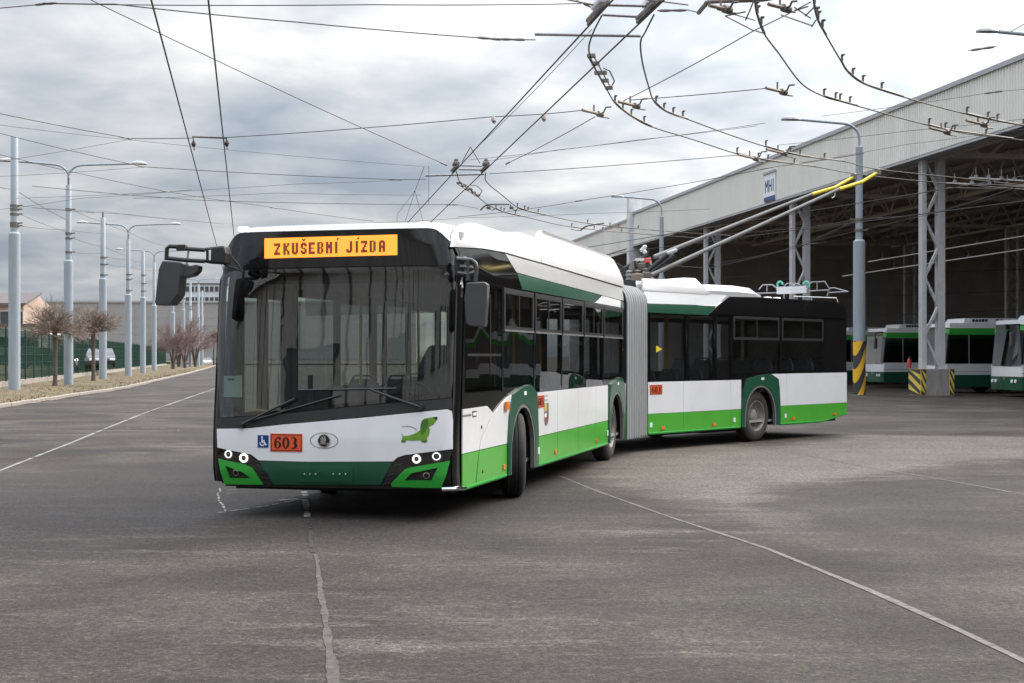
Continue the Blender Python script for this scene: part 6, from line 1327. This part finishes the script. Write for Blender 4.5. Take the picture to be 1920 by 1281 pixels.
# ---- switch above and crossing below
def switch(label, plates, bars, frog, loop, k):
    o = tag(empty('wire_switch', O(*plates[0])), label, 'switch', 'overhead wire switches'); M_ = Matrix.Translation(-o.location)
    dirw = (O(856, 318) - O(1125, 26)).normalized(); sd_ = Vector((0, 0, 1)).cross(dirw)
    for u, v in plates:
        c = O(u, v); MB(M_).obox(c + Vector((0, 0, 0.11)), dirw * 0.20 * (1 if k == 1 else 0.7), sd_ * 0.06, Vector((0, 0, 0.035))).obox(c + Vector((0, 0, 0.17)), dirw * 0.09, sd_ * 0.035, Vector((0, 0, 0.035))).build('switch_box', 'ceramic' if k == 1 else 'fitting', o, bevel=0.02)
        MB(M_).obox(c + Vector((0, 0, 0.03)) + dirw * 0.1, dirw * 0.50, sd_ * 0.016, Vector((0, 0, 0.018))).obox(c + Vector((0, 0, 0.03)) + dirw * 0.1 + sd_ * 0.05, dirw * 0.35, sd_ * 0.009, Vector((0, 0, 0.015))).build('guide_rail', 'fitting', o)
    for a, b, r in bars: MB(M_).tube([O(*a) + Vector((0, 0, 0.06)), O(*b) + Vector((0, 0, 0.06))], r, 8).build('spacer_bar', 'steel' if r > 0.015 else 'fitting', o, smooth=True)
    fa_, fb_ = O(*frog[0]), O(*frog[1]); d_ = (fb_ - fa_)
    for t in (0.0, 0.22, 0.5, 0.75, 1.0):
        c = fa_ + d_ * t; MB(M_).obox(c + Vector((0, 0, 0.02)), d_.normalized() * 0.05, frame(d_)[0] * (0.05 if t != 0.5 else 0.08), Vector((0, 0, 0.018))).build('frog_clamp', 'fitting', o)
    for s_ in (-1, 1): MB(M_).tube([fa_ + frame(d_)[0] * 0.035 * s_, fb_ + frame(d_)[0] * 0.035 * s_], 0.010, 6).build('frog_rod', 'fitting_brown', o)
    MB(M_).tube([O(*p) for p in loop], 0.009, 5).build('jumper_loop', 'wire', o)
    return o
switch('large grey wire switch at the top with long cross bar', ((1125, 26), (1221, 22)), (((1140, 20), (1226, 22), 0.017), ((1130, 38), (1205, 42), 0.017), ((1003, 74), (1201, 77), 0.02), ((1040, 5), (1112, 20), 0.01), ((1180, 6), (1290, 20), 0.008)), ((1109, 108), (1142, 168)), ((1132, 128), (1143, 133), (1152, 152), (1144, 168)), 1)
switch('smaller wire crossing above the bus roof with cross bar', ((855, 318), (911, 318)), (((862, 316), (904, 317), 0.02), ((860, 323), (902, 324), 0.02), ((797, 335), (908, 332), 0.022), ((866, 310), (882, 282), 0.008), ((882, 282), (900, 312), 0.008)), ((861, 345), (896, 368)), ((882, 347), (895, 349), (904, 358), (898, 368)), 0.6)
br = tag(empty('hanger_bracket', O(900, 392)), 'hooked tubular hanger bracket on the branch wires above the bus roof', 'bracket'); Mb = Matrix.Translation(-br.location)
MB(Mb).tube(curve([O(901, 394), O(910, 386), O(922, 383.5), O(955, 383.5)]), 0.02, 6).build('arm', 'fitting', br, smooth=True)
for u in (914, 957): MB(Mb).tube(curve([O(u, 384), O(u + 3, 391), O(u + 10, 394), O(u + 14, 391)]), 0.012, 6).obox(O(u + 2, 390), (0.05, 0, 0), (0, 0.03, 0), (0, 0, 0.03)).build('hook', 'fitting', br, smooth=True)
br = tag(empty('hanger_bracket', O(1100, 430)), 'hooked tubular hanger bracket above the roof near the fascia', 'bracket'); Mb = Matrix.Translation(-br.location)
MB(Mb).tube(curve([O(1089, 432), O(1096, 426), O(1105, 423), O(1132, 419)]), 0.022, 6).build('arm', 'fitting', br, smooth=True); MB(Mb).tube([O(1072, 430), O(1088, 432)], 0.02, 6).build('hook', 'fitting', br)

# ---- conductor troughs and further wires in and before the hall
def trough(label, a, b, r=0.035):
    o = tag(empty('conductor_trough', a), label, 'rail', 'pale conductor rails in the hall'); M_ = Matrix.Translation(-a)
    MB(M_).beam(a, b, r * 2, r * 1.4).build('rail', 'alu', o)
    n = 5
    for i in range(n): c = a.lerp(b, (i + 0.5) / n); MB(M_).tube([c, c + Vector((0, 0, 0.35))], 0.012, 5).obox(c + Vector((0, 0, 0.06)), (0.05, 0, 0), (0, 0.05, 0), (0, 0, 0.04)).build('hanger', 'steel', o)
trough('lower pale conductor rail deep in the hall right of the lamp pole', P(1580, 518, 74), P(1930, 466, 66)); trough('second pale conductor rail deep in the hall above the parked buses', P(1628, 491, 74), P(1930, 441, 66))
trough('short pale conductor rail at the hall mouth, upper one', P(1818, 333, 50), P(1940, 340, 48), 0.03); trough('short pale conductor rail at the hall mouth, lower one', P(1774, 343, 50), P(1940, 350, 48), 0.03)
trough('pale conductor rail just left of the large lattice column', P(1690, 322, 60), P(1815, 324, 62), 0.025)
span('wire rising from the bus tail to the large column', PP((1240, 496, 60), (1330, 503, 62), (1500, 463, 62), (1604, 416, 60)), 0.012)
span('taut wire across the hall mouth below the fascia', PP((1330, 442, 70), (1520, 425, 66), (1608, 411, 60), (1712, 404, 58), (1800, 392, 56), (1930, 350, 52)), 0.011, ins=((1, 0.2), (2, 0.4)))
span('wire from the large column toward the right edge', PP((1700, 408, 58), (1790, 400, 58), (1930, 366, 56)), 0.010); span('slack wire behind the striped lamp pole', PP((1480, 463, 66), (1640, 440, 66), (1712, 412, 62)), 0.009, ins=((0, 0.3),))
for k, (a, b, c, d, lab) in enumerate(((1330, 560, 1920, 545, 'lowest dark wire across the hall interior'), (1320, 520, 1920, 505, 'middle dark wire across the hall interior'), (1340, 600, 1920, 580, 'dark wire just above the parked bus roofs'))):
    span(lab, PP((a, b, 92), (c, d, 74)), 0.012)
span('thin wire from the top switch to the upper left', Z_([(1120, 18), (1085, 2), (1040, -25)], 5.5), ins=((0, 0.4),)); span('thin wire from the top switch to the right bracket', Z_([(1232, 20), (1290, 19), (1312, 24)], 5.45), ins=((0, 0.5),))
span('steep thin stay beside the left switch wire', [O(1110, 55, 5.6), O(885, 285, 5.5)], 0.005); span('faint wire crossing the sky toward the bright cloud', Z_([(880, 300), (1200, 262), (1420, 236)], 6.2), 0.005)
span('low faint wire behind the crossing to the right', Z_([(700, 418), (880, 408), (1120, 400), (1330, 392)], 6.0), 0.005); span('faint level wire left of the crossing', Z_([(250, 372), (520, 362), (790, 366)], 6.0), 0.005)
span('faint wire between the lamps and the mirror', Z_([(60, 390), (240, 402), (420, 420)], 6.2), 0.006, ins=((0, 0.6),)); span('rising faint wire behind the first lamp pole', Z_([(-20, 395), (150, 372), (360, 356)], 6.4), 0.006)
